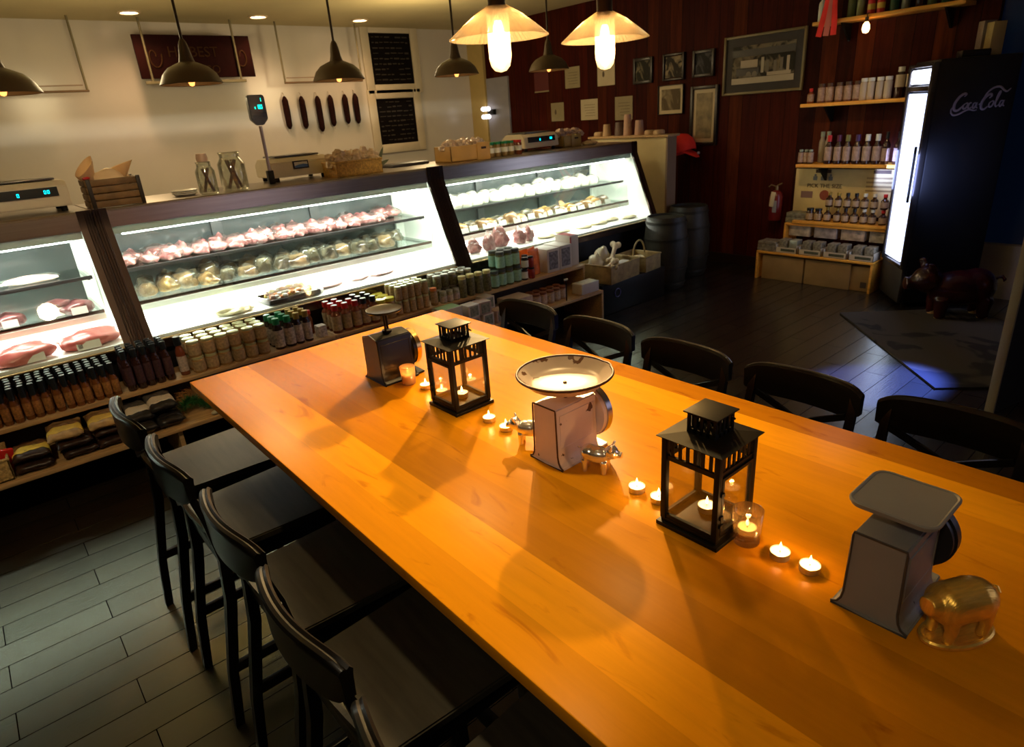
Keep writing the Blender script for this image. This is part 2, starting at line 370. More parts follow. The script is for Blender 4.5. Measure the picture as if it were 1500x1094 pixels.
# ================================================================== DELI CASES
GY = 3.86                                                   # bottom of the case glass
SL = .26/.595
def gy(z): return (z-.61)*SL                                # glass leans back
clear = glass('case_glass', (.97, 1, .99), .03)
shelfglass = glass('shelf_glass', (.90, .97, .95), .06)
enamel = mat('white_enamel', (.84, .85, .80), .35, sss=0)
dark_base = mat('dark_case_base', (.007, .006, .005), .45, spec=.25)
seal = mat('black_rubber', (.012, .012, .013), .5)
greyglass = mat('grey_sliding_glass', (.05, .06, .06), .15, spec=.6, var=.25, vs_=2)
tubeglow = glow('fluorescent_tube', (.93, 1.0, .95), 16)
price = mat('price_rail', (.62, .66, .60), .35)
def deli_case(x0, x1, label):
    w = x1-x0
    t = thing('deli_display_case', label, 'display case', (x0, GY, 0))
    obj('cabinet_base', box(box(BM(), .0, w, .03, .84, .08, .555, b=.01), .02, w-.02, .09, .80, 0, .08), dark_base, t)
    fr = BM(); prism(fr, [(-.012, .555), (.05, .555), (.05, .600), (.0, .612), (-.012, .600)], 0, w)
    obj('front_rail', fr, steel_dark, t)
    obj('rail_edge', box(BM(), .07, w-.07, -.016, .004, .603, .612, b=.003), mat('brass_edge', (.6, .42, .2), .3, .8), t)
    obj('deck', prism(BM(), [(.02, .56), (.80, .56), (.80, .63), (.02, .625)], .01, w-.01), enamel, t)
    g = BM(); prism(g, [(0, .612), (.006, .612), (gy(1.21)+.006, 1.21), (gy(1.21), 1.21)], .06, w-.06)
    obj('front_glass', g, clear, t, smooth=False)
    cp = BM(); prism(cp, [(.252, 1.205), (.258, 1.295), (.268, 1.305), (.84, 1.305), (.84, 1.25), (.42, 1.245), (.30, 1.205)], 0, w, b=.004)
    obj('top_counter', cp, steel, t)
    obj('lamp_housing', prism(BM(), [(.27, 1.165), (.275, 1.204), (.43, 1.244), (.43, 1.19), (.33, 1.185)], .07, w-.07), mat('pale_green_housing', (.42, .50, .46), .5), t)
    tb = BM(); tube(tb, [(.12, .315, 1.165), (w-.12, .315, 1.165)], .013, 10)
    obj('light_tube', tb, tubeglow, t)
    for z, y0, y1, nm in ((.945, .36, .74, 'shelf'), (.760, .30, .76, 'shelf')):
        s = obj(nm, box(BM(), .075, w-.075, y0, y1, z, z+.008), shelfglass, t, smooth=False)
        obj('shelf_edge', box(BM(), .075, w-.075, y0-.012, y0, z-.008, z+.012, b=.002), seal if z > .9 else steel_dark, s)
        if z < .9: obj('price_strip', box(BM(), .075, w-.075, y0-.018, y0-.012, z-.040, z-.008), price, s)
        for k in range(int(w/.55)+1):
            xx = .09+k*(w-.18)/int(w/.55)
            obj('shelf_bracket', box(BM(), xx-.006, xx+.006, y0+.02, y1, z-.016, z-.002), steel_dark, s)
    bk = BM(); box(bk, .05, w-.05, .79, .80, .66, 1.22)
    obj('rear_glass', bk, greyglass, t, smooth=False)
    n = max(2, int(w/.6))
    for k in range(n+1):
        xx = .05+(w-.1)*k/n
        obj('rear_post', box(BM(), xx-.035, xx+.035, .765, .79, .63, 1.23), mat('dark_post', (.03, .035, .035), .35) if k not in (0, n) else enamel, t)
    for sx in (0, w-.012):
        e = BM(); prism(e, [(.01, .60), (.80, .60), (.80, 1.24), (gy(1.2)+.02, 1.2)], sx, sx+.012)
        obj('side_panel', e, enamel, t)
    for sx, sg in ((0, 1), (w, -1)):
        tr = BM(); a, c = sorted((sx, sx+sg*.07))
        prism(tr, [(-.014, .59), (.004, .59), (gy(1.205)+.004, 1.205), (.262, 1.305), (.25, 1.309), (gy(1.205)-.014, 1.205)], a, c)
        for k in range(3):
            xx = sx+sg*(.006+k*.013)
            tube(tr, [(xx, -.015, .59), (xx, gy(1.205)-.015, 1.205), (xx, .248, 1.30)], .0055, 8)
        obj('ribbed_end_trim', tr, steel_dark, t)
    lamp('case_light', 'AREA', (w/2, .335, 1.152), LT['case']*w/2.2, (1, 1.0, .86), (w-.3)*K, .04, rot=(math.radians(28), 0, 0), parent=t, k=K)
    lamp('deck_fill_light', 'AREA', (w/2, .45, .745), LT['deck']*w/2.2, (1, 1.0, .88), (w-.3)*K, .06, rot=(0, 0, 0), parent=t, k=K)  # added fill under the lower shelf to whiten the deck, no tube there
    return t
caseL = deli_case(-1.7, .55, 'left glass deli case holding dark meat packs, beside the ribbed metal post on the left')
caseM = deli_case(.552, 2.768, 'middle and longest glass deli case full of wrapped meats behind the red and black bottles')
caseR = deli_case(2.77, 5.10, 'right glass deli case with white wrapped cheeses, ending by the barrels')

# ------------------------------------------------------------------ food in the cases
def food_mat(name, c1, c2, sc=12, rough=.28):
    if name in MATS: return MATS[name]
    m = mat(name, c1, rough, spec=.6); nt = m.node_tree
    for n in nt.nodes:
        if n.type == 'VALTORGB': n.color_ramp.elements[0].color = (*c1, 1); n.color_ramp.elements[1].color = (*c2, 1)
        if n.type == 'TEX_NOISE': n.inputs['Scale'].default_value = sc; n.inputs['Detail'].default_value = 6; n.inputs['Distortion'].default_value = 1
    return m
pink = food_mat('pink_meat', (.20, .03, .04), (.48, .24, .22), 26)
darkmeat = food_mat('dark_red_meat', (.07, .018, .02), (.22, .07, .07), 14)
redmeat = food_mat('raw_red_meat', (.45, .07, .06), (.66, .22, .18), 9)
beige = food_mat('beige_bread', (.17, .085, .03), (.38, .25, .13), 14)
browng = food_mat('grey_brown_smoked', (.13, .10, .06), (.16, .12, .07), 14)
whitech = food_mat('white_cheese', (.80, .76, .66), (.88, .86, .80), 6)
yellowch = food_mat('yellow_cheese', (.30, .14, .03), (.5, .32, .12), 12)
film = glass('plastic_film', (.97, .97, .95), .07, .12, haze=.05, hazecol=(.8, .8, .76))
labelw = mat('white_label', (.74, .76, .68), .5)
ink = mat('dark_ink', (.05, .05, .05), .6)
def food_proto(name, label, cat, m, r, amp, seed, group, wrap=True, tagm=None, crease=.1, sub=3):
    t = thing(name, label, cat, (0, 0, -50), group=group)
    obj('filling', blob(BM(), (0, 0, 0), r, seed, amp, crease=crease, sub=sub), m, t, smooth='all')
    if wrap: obj('wrapper', blob(BM(), (0, 0, -.001), (r[0]*1.14, r[1]*1.14, r[2]*1.12), seed+9, amp*1.1, crease=.18, sub=sub), film, t, smooth='all')
    if tagm: obj('price_label', box(BM(), -.040, .040, -.002, .0, .0, .042, M=Matrix.Translation((0, -r[1]*1.25, .001)) @ Matrix.Rotation(-.3, 4, 'X')), tagm, t)
    return t
protos = []
def row(pr, xs, y, z, jit=.02, yj=.03, rzj=.5, s0=.85, s1=1.15):
    protos.extend(p for p in pr if p not in protos)
    for i, x in enumerate(xs):
        p = pr[i % len(pr)]
        s = random.uniform(s0, s1)
        dup(p, (x+random.uniform(-jit, jit), y+random.uniform(-yj, yj), z), random.uniform(-rzj, rzj), sc=(s*random.uniform(.9, 1.1), s, s*random.uniform(.85, 1.15)))
G1 = 'pink meat packs on the top shelf of the middle case'
L1 = 'film-wrapped pink meat pack on the top shelf of the middle deli case'
pk = [food_proto('meat_pack', L1, 'meat', pink, (.056, .085, .042), .55, s, G1) for s in (1, 2)]
row(pk, [.70+.105*i for i in range(17)], 4.37, .956)
G2 = 'wrapped loaves on the lower shelf of the middle case'
L2 = 'wrapped pale brown loaf on the lower shelf of the middle deli case'
lf = [food_proto('wrapped_loaf', L2, 'bread', m, (.056, .075, .052), .5, s, G2) for s, m in ((3, beige), (4, browng), (5, yellowch))]
row([lf[0], lf[2]], [.74+.115*i for i in range(4)], 4.30, .771)
row([lf[1], lf[0], lf[1]], [1.22+.115*i for i in range(11)], 4.30, .771)
G3 = 'white cheeses on the top shelf of the right case'
wc = [food_proto('wrapped_cheese', 'white wrapped cheese ball on the top shelf of the right deli case', 'cheese', whitech, (.060, .07, .056), .18, s, G3, crease=.05) for s in (6, 7)]
row(wc, [2.92+.118*i for i in range(16)], 4.34, .956)
G4 = 'cheese wedges on the lower shelf of the right case'
cw = [food_proto('cheese_wedge', 'tan cheese wedge with a white price card, lower shelf of the right deli case', 'cheese', m, (.068, .06, .05), .3, s, G4, wrap=False, tagm=labelw) for s, m in ((8, beige), (10, yellowch), (11, browng))]
row(cw, [2.93+.105*i for i in range(18)], 4.25, .771, rzj=.15)
G5 = 'dark meat packs on the lower shelf of the left case'
dm = [food_proto('dark_meat_pack', 'dark red meat pack with a white label, lower shelf of the left case', 'meat', darkmeat, (.085, .07, .045), .4, s, G5, wrap=False, tagm=labelw) for s in (12, 13)]
row(dm, [-.34, -.12, .06, .26, .37], 4.26, .771, rzj=.2)
G6 = 'pale cuts on the top shelf of the left case'
pl = [food_proto('pale_fillet', 'long pale pink fillet on the top shelf of the left deli case', 'meat', food_mat('pale_fillet_pink', (.70, .38, .33), (.85, .68, .6), 8), (.13, .05, .028), .3, 14, G6)]
row(pl, [-.3, .22], 4.36, .956, rzj=.1)
G7 = 'red steaks on the deck of the left case'
rs = [food_proto('beef_joint', 'large raw red joint lying at the front of the left deli case', 'meat', redmeat, (.15, .09, .05), .35, s, G7, wrap=False) for s in (15, 16)]
row(rs, [-.22, .06, .34], 3.99, .63, rzj=.2, s0=.95, s1=1.05)
def plate_card(x, y, z, lab, g, w_=.10):
    t = thing('price_card', lab, 'label', (x, y, z), group=g, rot=(-.35, 0, 0))
    obj('card', box(BM(), -w_/2, w_/2, -.0015, .0, 0, .042), labelw, t)
    b = BM()
    for k in range(4): box(b, -w_/2+.008+k*.005, -w_/2+.011+k*.005, -.0025, -.0015, .010, .032)
    obj('barcode', b, ink, t)
    return t
for x in (-.18, .08, .33): plate_card(x, 3.905, .632, 'white printed price card leaning on the red joints in the left deli case', 'price cards in the left case', .11)
# middle case deck: tray of skewers, sliced ham, dish
t = thing('skewer_tray', 'black tray of colourful meat and vegetable skewers in the middle deli case', 'tray', (1.47, 4.02, .632), rz=.05)
tr = BM(); box(tr, -.17, .17, -.11, .11, 0, .008, b=.003)
for a in ((-.17, .17, -.115, -.105), (-.17, .17, .105, .115), (-.175, -.165, -.11, .11), (.165, .175, -.11, .11)): box(tr, *a, 0, .03, b=.003)
obj('tray', tr, mat('black_tray_plastic', (.02, .02, .022), .3), t)
for c, nm in (((.7, .25, .08), 'orange_pepper'), ((.75, .62, .1), 'yellow_pepper'), ((.6, .4, .3), 'skewer_meat'), ((.85, .82, .75), 'onion')):
    b = BM()
    for k in range(24): ell(b, (random.uniform(-.14, .14), random.uniform(-.085, .085), .024+random.uniform(0, .030)), (.019, .015, .014), sub=1)
    obj('skewer_pieces', b, mat(nm, c, .35), t, kind='stuff')
obj('film_cover', box(BM(), -.165, .165, -.105, .105, .072, .073), film, t, smooth=False)
hm = [food_proto('sliced_ham', 'fan of pink sliced ham on the white deck of the middle deli case', 'meat', food_mat('ham_pink', (.72, .34, .32), (.85, .6, .55), 8), (.09, .05, .012), .5, s, 'ham slices on the middle case deck', wrap=False) for s in (21, 22)]
row(hm, [1.62, 1.80, 2.02, 2.22], 4.10, .632, yj=.06)
row([lf[1], lf[0]], [.78+.125*i for i in range(15)], 4.45, .771)
row([pk[1], pk[0]], [.76+.13*i for i in range(15)], 4.52, .956)
row([wc[0]], [2.98+.13*i for i in range(14)], 4.49, .956)
row([food_proto('pasta_salad', 'pale pasta salad heap on the white deck of the middle deli case', 'salad', food_mat('pasta_cream', (.72, .66, .35), (.85, .82, .6), 30), (.10, .09, .025), .4, 23, None, wrap=False, crease=.4)], [1.10], 4.02, .632)
row([food_proto('white_dish_of_salad', 'round white dish beside the skewer tray in the middle deli case', 'dish', enamel, (.07, .07, .02), .03, 24, None, wrap=False, crease=0)], [1.63], 3.98, .632)
row([food_proto('bagged_pork', 'plastic bag of pink pork slices leaning at the front of the right deli case', 'meat', pink, (.055, .035, .075), .6, s, 'bagged pork in the right case', crease=.3) for s in (25, 26)], [3.0, 3.15, 3.32, 3.47, 3.6], 4.04, .632, rzj=1)
row([food_proto('flat_cheese', 'flat yellowish cheese pack on the deck of the right deli case', 'cheese', food_mat('pale_cheese', (.72, .6, .36), (.86, .78, .56), 6), (.10, .07, .02), .3, 27, 'flat cheeses on the right case deck', wrap=False)], [3.8, 4.02, 4.25, 4.47, 4.68, 4.86], 4.08, .632, yj=.06)
for p in protos:
    for ch in list(p.children): bpy.data.objects.remove(ch)
    bpy.data.objects.remove(p)

# ================================================================== WOODEN SHELVES IN FRONT OF THE CASES
def shelf_unit(name, x0, x1, label, dark=False):
    t = thing(name, label, 'shelf unit', (x0, 3.4, 0)); w = x1-x0
    obj('upper_shelf', box(BM(), 0, w, .20, .44, .412, .435, b=.003), pine, t)
    obj('lower_shelf', box(BM(), 0, w, 0, .43, .228, .25, b=.003), pine, t)
    for a in (0, w-.022):
        obj('side_panel', box(BM(), a, a+.022, .20, .44, .25, .412, b=.002), pine, t)
        obj('side_panel', box(BM(), a, a+.022, 0, .44, 0, .228, b=.002), pine, t)
    obj('back_panel', box(BM(), .022, w-.022, .43, .44, .25, .41), mat('dark_back_board', (.05, .03, .018), .6), t)
    return t
sl = shelf_unit('wooden_shelf_unit', -1.7, 1.555, 'long low pine shelf unit full of small bottles, under the left and middle deli cases')
sr = shelf_unit('wooden_shelf_unit', 1.56, 3.80, 'low pine shelf unit under the right deli case, ending beside the bag crate')
obj('divider', box(BM(), 2.24, 2.262, .04, .43, .02, .228), pine, sl)

def bottle(name, label, cat, h, r, body, cap, lab, labz=(.15, .6), neck=.5, capr=None, group=None, shoulder=.65, caph=.16, captop=None):
    """root mesh = the filled glass body; cap and paper label are its parts"""
    b = BM(); nr = r*neck
    lathe(b, [(0, 0), (r*.9, 0), (r, .004), (r, h*shoulder), (r*.85, h*(shoulder+.06)), (nr, h*(shoulder+.14)), (nr, h*(1-caph*.5)), (0, h*(1-caph*.5))], 14)
    o = obj(name, b, body, loc=(0, 0, -50), smooth=True)
    cr = capr or nr*1.15
    c = BM(); lathe(c, [(0, h*(1-caph)), (cr, h*(1-caph)), (cr, h*.995), (cr*.9, h), (0, h)], 14)
    oc = obj('cap', c, cap, o)
    if captop: obj('cap_top', lathe(BM(), [(0, h*1.0005), (cr*.88, h*1.0005), (0, h*1.003)], 14), captop, oc)
    if lab:
        l = BM(); lathe(l, [(r*1.015, h*labz[0]), (r*1.02, h*labz[0]), (r*1.02, h*labz[1]), (r*1.015, h*labz[1])], 14); obj('paper_label', l, lab, o)
    return tag(o, label, cat, group)
def grid(p, xs, ys, zs, jit=.004, skip=None, k=0):
    first = True
    for z in zs:
        for y in ys:
            for x in xs:
                if skip and skip(x, y, z): continue
                L = (x+random.uniform(-jit, jit), y+random.uniform(-jit, jit), z)
                if first: p.location = Vector(L)*U; first = False
                else: dup(p, L, random.uniform(-.5, .5))
def fr(a, n, st): return [a+i*st for i in range(n)]
amber = mat('amber_sauce', (.17, .055, .012), .12, spec=.7); darkb = mat('dark_sauce', (.035, .012, .008), .1, spec=.7)
redsauce = mat('red_brown_sauce', (.20, .05, .02), .12, spec=.7); mustard = mat('tan_mustard', (.42, .26, .09), .2, spec=.6)
capblack = mat('black_cap', (.012, .014, .016), .3); captopg = mat('pale_cap_top', (.32, .42, .42), .3)
olab = mat('orange_brown_label', (.30, .13, .035), .5, var=.5, vs_=90); tlab = mat('tan_label', (.42, .29, .15), .55, var=.35, vs_=80)
plab = mat('pale_pink_label', (.50, .40, .34), .5, var=.3, vs_=90); glab = mat('mint_label', (.30, .55, .42), .5, var=.15, vs_=60)
Z0 = .436
SH = 'on the long low pine shelf'
yb = [3.635+.043*i for i in range(5)]
grid(bottle('sauce_bottle', 'small amber sauce bottle with a flat black cap '+SH, 'bottle', .172, .0185, amber, capblack, olab, (.12, .5), .45, .013, 'small amber sauce bottles', .5, .34, captopg), fr(-.135, 13, .0415), yb, [Z0])
grid(bottle('sauce_bottle', 'dark sauce bottle with a black cap in front of the ribbed metal post', 'bottle', .215, .021, darkb, capblack, mat('plum_label', (.06, .025, .03), .5, var=.5, vs_=90), (.15, .6), .5, .014, 'dark sauce bottles before the ribbed post', .62, .2), fr(.432, 5, .047), yb[:4], [Z0])
b = bottle('sauce_bottle', 'orange-red sauce bottle with a white-topped black cap beside the mustard jars', 'bottle', .215, .024, redsauce, capblack, plab, (.1, .5), .6, .019, None, .6, .22, labelw); b.location = Vector((.695, 3.66, Z0))*U
glassjar = mat('jar_contents_tan', (.38, .22, .08), .15, spec=.7)
def jar(name, label, h, r, body, lid, lab, lz=(.15, .75), group=None):
    b = BM(); lathe(b, [(0, 0), (r*.88, 0), (r, .006), (r, h*.78), (r*.86, h*.86), (0, h*.86)], 16)
    o = obj(name, b, body, loc=(0, 0, -50))
    obj('lid', lathe(BM(), [(0, h*.84), (r*.9, h*.84), (r*.92, h*.86), (r*.92, h*.985), (r*.86, h), (0, h)], 16), lid, o)
    if lab: obj('paper_label', lathe(BM(), [(r*1.012, h*lz[0]), (r*1.02, h*lz[0]), (r*1.02, h*lz[1]), (r*1.012, h*lz[1])], 16), lab, o)
    return tag(o, label, 'jar', group)
palelid = mat('pale_yellow_lid', (.60, .60, .32), .3, .3); silverlid = mat('silver_lid', (.6, .58, .5), .3, .8)
grid(jar('mustard_jar', 'tan mustard jar with a silvery lid, stacked two high before the middle deli case', .088, .034, glassjar, palelid, tlab, group='stacked mustard jars'), fr(.765, 6, .0725), [3.64, 3.715, 3.79], [Z0, Z0+.0885])
green = mat('green_cap', (.01, .22, .08), .35); goldc = mat('gold_cap', (.45, .30, .08), .35, .5)
wlab = mat('printed_white_label', (.55, .48, .42), .5, var=.5, vs_=70)
grid(bottle('dressing_bottle', 'dressing bottle with a green cap and printed label', 'bottle', .185, .030, darkb, green, wlab, (.08, .62), .55, .020, 'green-capped bottles', .62, .2), fr(1.225, 2, .066), [3.64, 3.705, 3.77], [Z0])
grid(bottle('dressing_bottle', 'dressing bottle with a gold cap right of the green-capped ones', 'bottle', .19, .024, darkb, goldc, wlab, (.08, .62), .6, .018, 'gold-capped bottles', .62, .2), fr(1.352, 2, .054), [3.64, 3.70, 3.76], [Z0])
t = tag(obj('small_box', box(BM(), -.027, .027, -.03, .03, 0, .07, b=.002), wlab, loc=(1.495, 3.66, Z0)), 'small whitish printed box at the right end of the long pine shelf', 'box')
b = bottle('sauce_bottle', 'short red-topped bottle behind the small whitish box', 'bottle', .15, .026, redsauce, mat('red_cap', (.55, .02, .015), .35), None, neck=.7, group=None); b.location = Vector((1.47, 3.77, Z0))*U
t = tag(obj('wedge_of_dark_cheese', blob(BM(), (0, 0, 0), (.03, .02, .03), 3, .2), capblack, loc=(1.42, 3.815, Z0)), 'small black packet behind the gold-capped bottles', 'packet')
redc = mat('red_cap', (.55, .02, .015), .35)
grid(bottle('sauce_bottle', 'barbecue sauce bottle with a red cap', 'bottle', .175, .031, redsauce, redc, tlab, (.1, .62), .5, .020, 'red-capped sauce bottles', .62, .2, labelw), fr(1.60, 3, .066), [3.64, 3.71, 3.78], [Z0], skip=lambda x, y, z: x > 1.72 and y > 3.75)
grid(bottle('sauce_bottle', 'sauce bottle with a white-topped black cap right of the red-capped ones', 'bottle', .175, .031, redsauce, capblack, tlab, (.1, .62), .5, .020, 'black-capped sauce bottles', .62, .2, labelw), fr(1.798, 2, .066), [3.64, 3.71, 3.78], [Z0])
grid(jar('mustard_pot', 'squat pot with a wide bright yellow lid behind the black scale', .135, .040, mustard, mat('yellow_lid', (.75, .68, .05), .35), None, group='yellow-lidded pots'), fr(1.915, 2, .072), [3.65, 3.73, 3.81], [Z0], skip=lambda x, y, z: False)
grid(jar('spice_jar', 'tall tan jar with a pale lid, stacked two high right of the yellow lids', .095, .024, glassjar, palelid, tlab, (.08, .84), 'stacked tall tan jars'), fr(2.055, 5, .053), [3.65, 3.71, 3.77], [Z0, Z0+.0955])
b = jar('honey_jar', 'single orange-lidded jar between the tan jars and the clear jars', .12, .026, glassjar, mat('orange_lid', (.75, .22, .05), .4), tlab); b.location = Vector((2.335, 3.65, Z0))*U
olive = mat('olive_preserve', (.16, .15, .07), .12, spec=.7, var=.5, vs_=60); paleg = mat('pale_preserve', (.40, .38, .24), .15, var=.5, vs_=70)
grid(jar('pickle_jar', 'small jar of pale pickles with a white label at the front of the shelf', .085, .026, paleg, silverlid, plab, (.1, .6), 'small pale pickle jars'), fr(2.40, 3, .055), [3.635], [Z0])
grid(jar('pickle_jar', 'stacked jar of olive green pickles with a silver lid', .09, .031, olive, silverlid, None, group='stacked olive jars'), fr(2.41, 5, .068), [3.71, 3.78], [Z0, Z0+.0905])
grid(jar('preserve_jar', 'taller jar of dark preserve with a cream yellow lid', .155, .031, olive, mat('cream_lid', (.78, .70, .30), .35), None, group='cream-lidded preserve jars'), fr(2.575, 4, .075), [3.64], [Z0])
grid(jar('pesto_jar', 'jar with a mint green label, stacked two high before the blue-lit post', .128, .035, mat('pesto', (.10, .11, .04), .15), mat('dark_grey_lid', (.12, .14, .13), .35, .5), glab, (.1, .74), 'mint-labelled jars'), fr(2.88, 4, .074), [3.655, 3.735], [Z0, Z0+.1285], skip=lambda x, y, z: x < 2.9 and z > .5)
grid(jar('relish_jar', 'small dark-lidded jar with a white label between the mint jars and orange bags', .086, .028, darkb, capblack, labelw, group='white-labelled relish jars'), [3.178], [3.645], [Z0, Z0+.0865])
grid(jar('relish_jar', 'small dark red jar beside the orange bags', .086, .026, mat('dark_red_relish', (.30, .03, .02), .2), capblack, None, group='dark red relish jars'), [3.243], [3.64, 3.71], [Z0, Z0+.0865])
bagm = mat('orange_bag', (.80, .17, .02), .3, var=.35, vs_=18, coat=.3)
for i, (x, y) in enumerate(((3.27, 3.77), (3.325, 3.70), (3.36, 3.77))):
    p = BM(); box(p, -.055, .055, -.02, .02, 0, .2, b=.012, seg=3); 
    for v in p.verts:
        if v.co.z > .15: v.co.y *= .25; v.co.z += .01*math.sin(v.co.x*60)
    tag(obj('snack_bag', p, bagm, loc=(x, y, Z0), rz=.2*(i-1)), 'upright orange snack bag, '+['leftmost, behind the dark red jars', 'front one of three, against the white boxes', 'rear right one of three'][i], 'bag', 'orange snack bags')
def carton(name, label, w, d, h, loc, m, lidm=None, panel=None, rz=0, group=None):
    t = thing(name, label, 'box', loc, rz, group)
    obj('carton', box(BM(), -w/2, w/2, -d/2, d/2, 0, h, b=.003), m, t)
    if lidm: obj('lid_panel', box(BM(), -w/2+.006, w/2-.006, -d/2+.006, d/2-.006, h, h+.001), lidm, t)
    if panel: obj('front_panel', box(BM(), -w*.36, w*.36, -d/2-.0012, -d/2, h*.12, h*.88), panel, t)
    return t
wcard = mat('white_card', (.66, .60, .54), .5); greyprint = mat('grey_printed_panel', (.22, .21, .22), .5, var=.6, vs_=40)
carton('cracker_box', 'white cracker box with grey printed windows, left of two on the pine shelf', .135, .19, .185, (3.485, 3.735, Z0), wcard, None, greyprint)
carton('cracker_box', 'white cracker box with grey printed windows, right of two on the pine shelf', .135, .19, .19, (3.625, 3.735, Z0), wcard, None, greyprint)
t = carton('cracker_box', 'taller white and red box at the right end of the pine shelf', .10, .17, .245, (3.745, 3.745, Z0), wcard, mat('red_card', (.45, .04, .03), .5))
obj('red_stripe', box(BM(), -.05, -.035, -.0865, -.085, .01, .235), MATS['red_card'], t)
# lower shelf, right unit
ZL = .251
pinkcard = mat('pinkish_card', (.50, .36, .30), .5, var=.25, vs_=30); greenlid = mat('green_card', (.25, .42, .16), .5)
carton('biscuit_box', 'white biscuit box with a green printed lid near the table corner', .17, .12, .075, (2.33, 3.50, ZL+.12), wcard, greenlid)
carton('biscuit_box', 'pinkish box beneath the green-lidded biscuit box', .18, .13, .118, (2.33, 3.50, ZL), pinkcard)
for i, (x, y, z) in enumerate(((2.50, 3.47, 0), (2.62, 3.47, 0), (2.735, 3.47, 0), (2.50, 3.47, .091), (2.605, 3.47, .091), (2.70, 3.55, .091), (2.52, 3.60, .0), (2.64, 3.60, .0))):
    carton('tea_box', 'small pale tea carton in the loose pile behind the far right-hand chair', .10, .095, .09, (x, y, ZL+z), wcard if i % 2 else pinkcard, None, mat('green_grey_print', (.25, .27, .2), .5, var=.5, vs_=50), rz=random.uniform(-.15, .15), group='pile of tea cartons')
carton('gift_box', 'brown open-topped gift box on the lower right pine shelf', .22, .16, .11, (2.98, 3.55, ZL), pinkcard, wcard)
grid(jar('sauce_jar', 'jar with a rusty brown lid behind the thin black post on the lower shelf', .10, .034, mat('pale_sauce', (.45, .30, .18), .3), mat('rust_lid', (.22, .07, .03), .4), plab, group='rust-lidded jars'), fr(3.15, 5, .072), [3.50, 3.575], [ZL])
t = thing('price_stand', 'thin black post with a pale flag on the lower pine shelf', 'price holder', (3.40, 3.425, ZL))
obj('post', cyl(BM(), 0, 0, 0, .165, .0045), blackm, t); obj('flag', box(BM(), -.02, .02, -.004, .004, .16, .175, b=.002), cream, t)
carton('cheese_straw_box', 'white box at the right end of the lower pine shelf', .20, .11, .085, (3.675, 3.48, ZL), wcard, mat('lid_print', (.55, .5, .35), .5, var=.4, vs_=25))
# lower shelf, left unit: basket, coffee bags, pasta bags, green tinsel
def wick_basket(name, label, w, d, h, loc, rz=0, m=wicker, th=.008, cat='basket'):
    t = thing(name, label, cat, loc, rz)
    b = BM(); 
    for a in ((-w/2, w/2, -d/2, -d/2+th), (-w/2, w/2, d/2-th, d/2), (-w/2, -w/2+th, -d/2, d/2), (w/2-th, w/2, -d/2, d/2)): box(b, *a, 0, h, b=.002)
    box(b, -w/2, w/2, -d/2, d/2, 0, th)
    obj('basket_body', b, m, t)
    rm = BM(); tube(rm, [(-w/2, -d/2, h), (w/2, -d/2, h), (w/2, d/2, h), (-w/2, d/2, h)], .007, 8, closed=True); obj('rim', rm, m, t)
    return t
wick_basket('wicker_basket', 'tan wicker basket with red packets at the left edge of the lower shelf', .26, .22, .105, (-.275, 3.53, ZL))
for i in range(4):
    p = BM(); box(p, -.03, .03, -.012, .012, 0, .12, b=.006)
    tag(obj('red_packet', p, mat('shiny_red_packet', (.60, .02, .015), .25), loc=(-.345+.058*i, 3.48+.02*(i % 2), ZL+.012), rot=(.15, .1*(i-1), .2)), 'shiny red packet standing in the tan wicker basket', 'packet', 'red packets in the wicker basket')
bagtan = mat('tan_coffee_bag', (.50, .32, .13), .4, var=.3, vs_=30); bagyel = mat('yellow_label_band', (.88, .66, .12), .4, var=.12, vs_=20)
bagbrn = mat('dark_brown_beans', (.035, .016, .01), .4, var=.5, vs_=60); bagblk = mat('black_bag', (.02, .018, .018), .35, var=.4, vs_=40); bagwht = mat('white_band', (.70, .62, .52), .45)
def pillow(b, w, d, h, mi=0, M=None, y0=-1, y1=1):
    """a soft flat bag; only the slice y0..y1 (in half depths) is built"""
    t = bmesh.new(); n = 12; vs_ = []
    for k in range(n+1):
        y = y0+(y1-y0)*k/n; r = []
        for i in range(n*2):
            a = 2*PI*i/(n*2); e = (max(0, 1-abs(y)**3.2))**.5*(1-.1*abs(y))
            x = math.copysign(abs(math.cos(a))**.55, math.cos(a)); z = math.copysign(abs(math.sin(a))**.8, math.sin(a))
            r.append(t.verts.new((x*w/2*(1-.08*(1-abs(y))), y*d/2, h/2+z*h/2*e+.004*math.sin(x*9+y*7))))
        vs_.append(r)
    for a, c in zip(vs_, vs_[1:]):
        for i in range(n*2): t.faces.new((a[i], a[(i+1) % (n*2)], c[(i+1) % (n*2)], c[i]))
    t.faces.new(vs_[0][::-1]); t.faces.new(vs_[-1]); bmesh.ops.recalc_face_normals(t, faces=t.faces)
    _merge(b, t, mi, M)
def food_bag(name, label, loc, w, d, h, m1, m2, m3, rz=0, rx=0, group=None):
    t = thing(name, label, 'bag', loc, group=group, rot=(rx, 0, rz))
    b = BM(); pillow(b, w, d, h); obj('bag', b, m1, t, smooth='all')
    b = BM(); pillow(b, w*1.02, d, h*1.03, y0=-.55, y1=.0); obj('label_band', b, m2, t, smooth='all')
    b = BM(); pillow(b, w*1.02, d, h*1.03, y0=.05, y1=.55); obj('print_band', b, m3, t, smooth='all')
    return t
brandb = mat('brown_print_band', (.22, .12, .05), .4, var=.6, vs_=60)
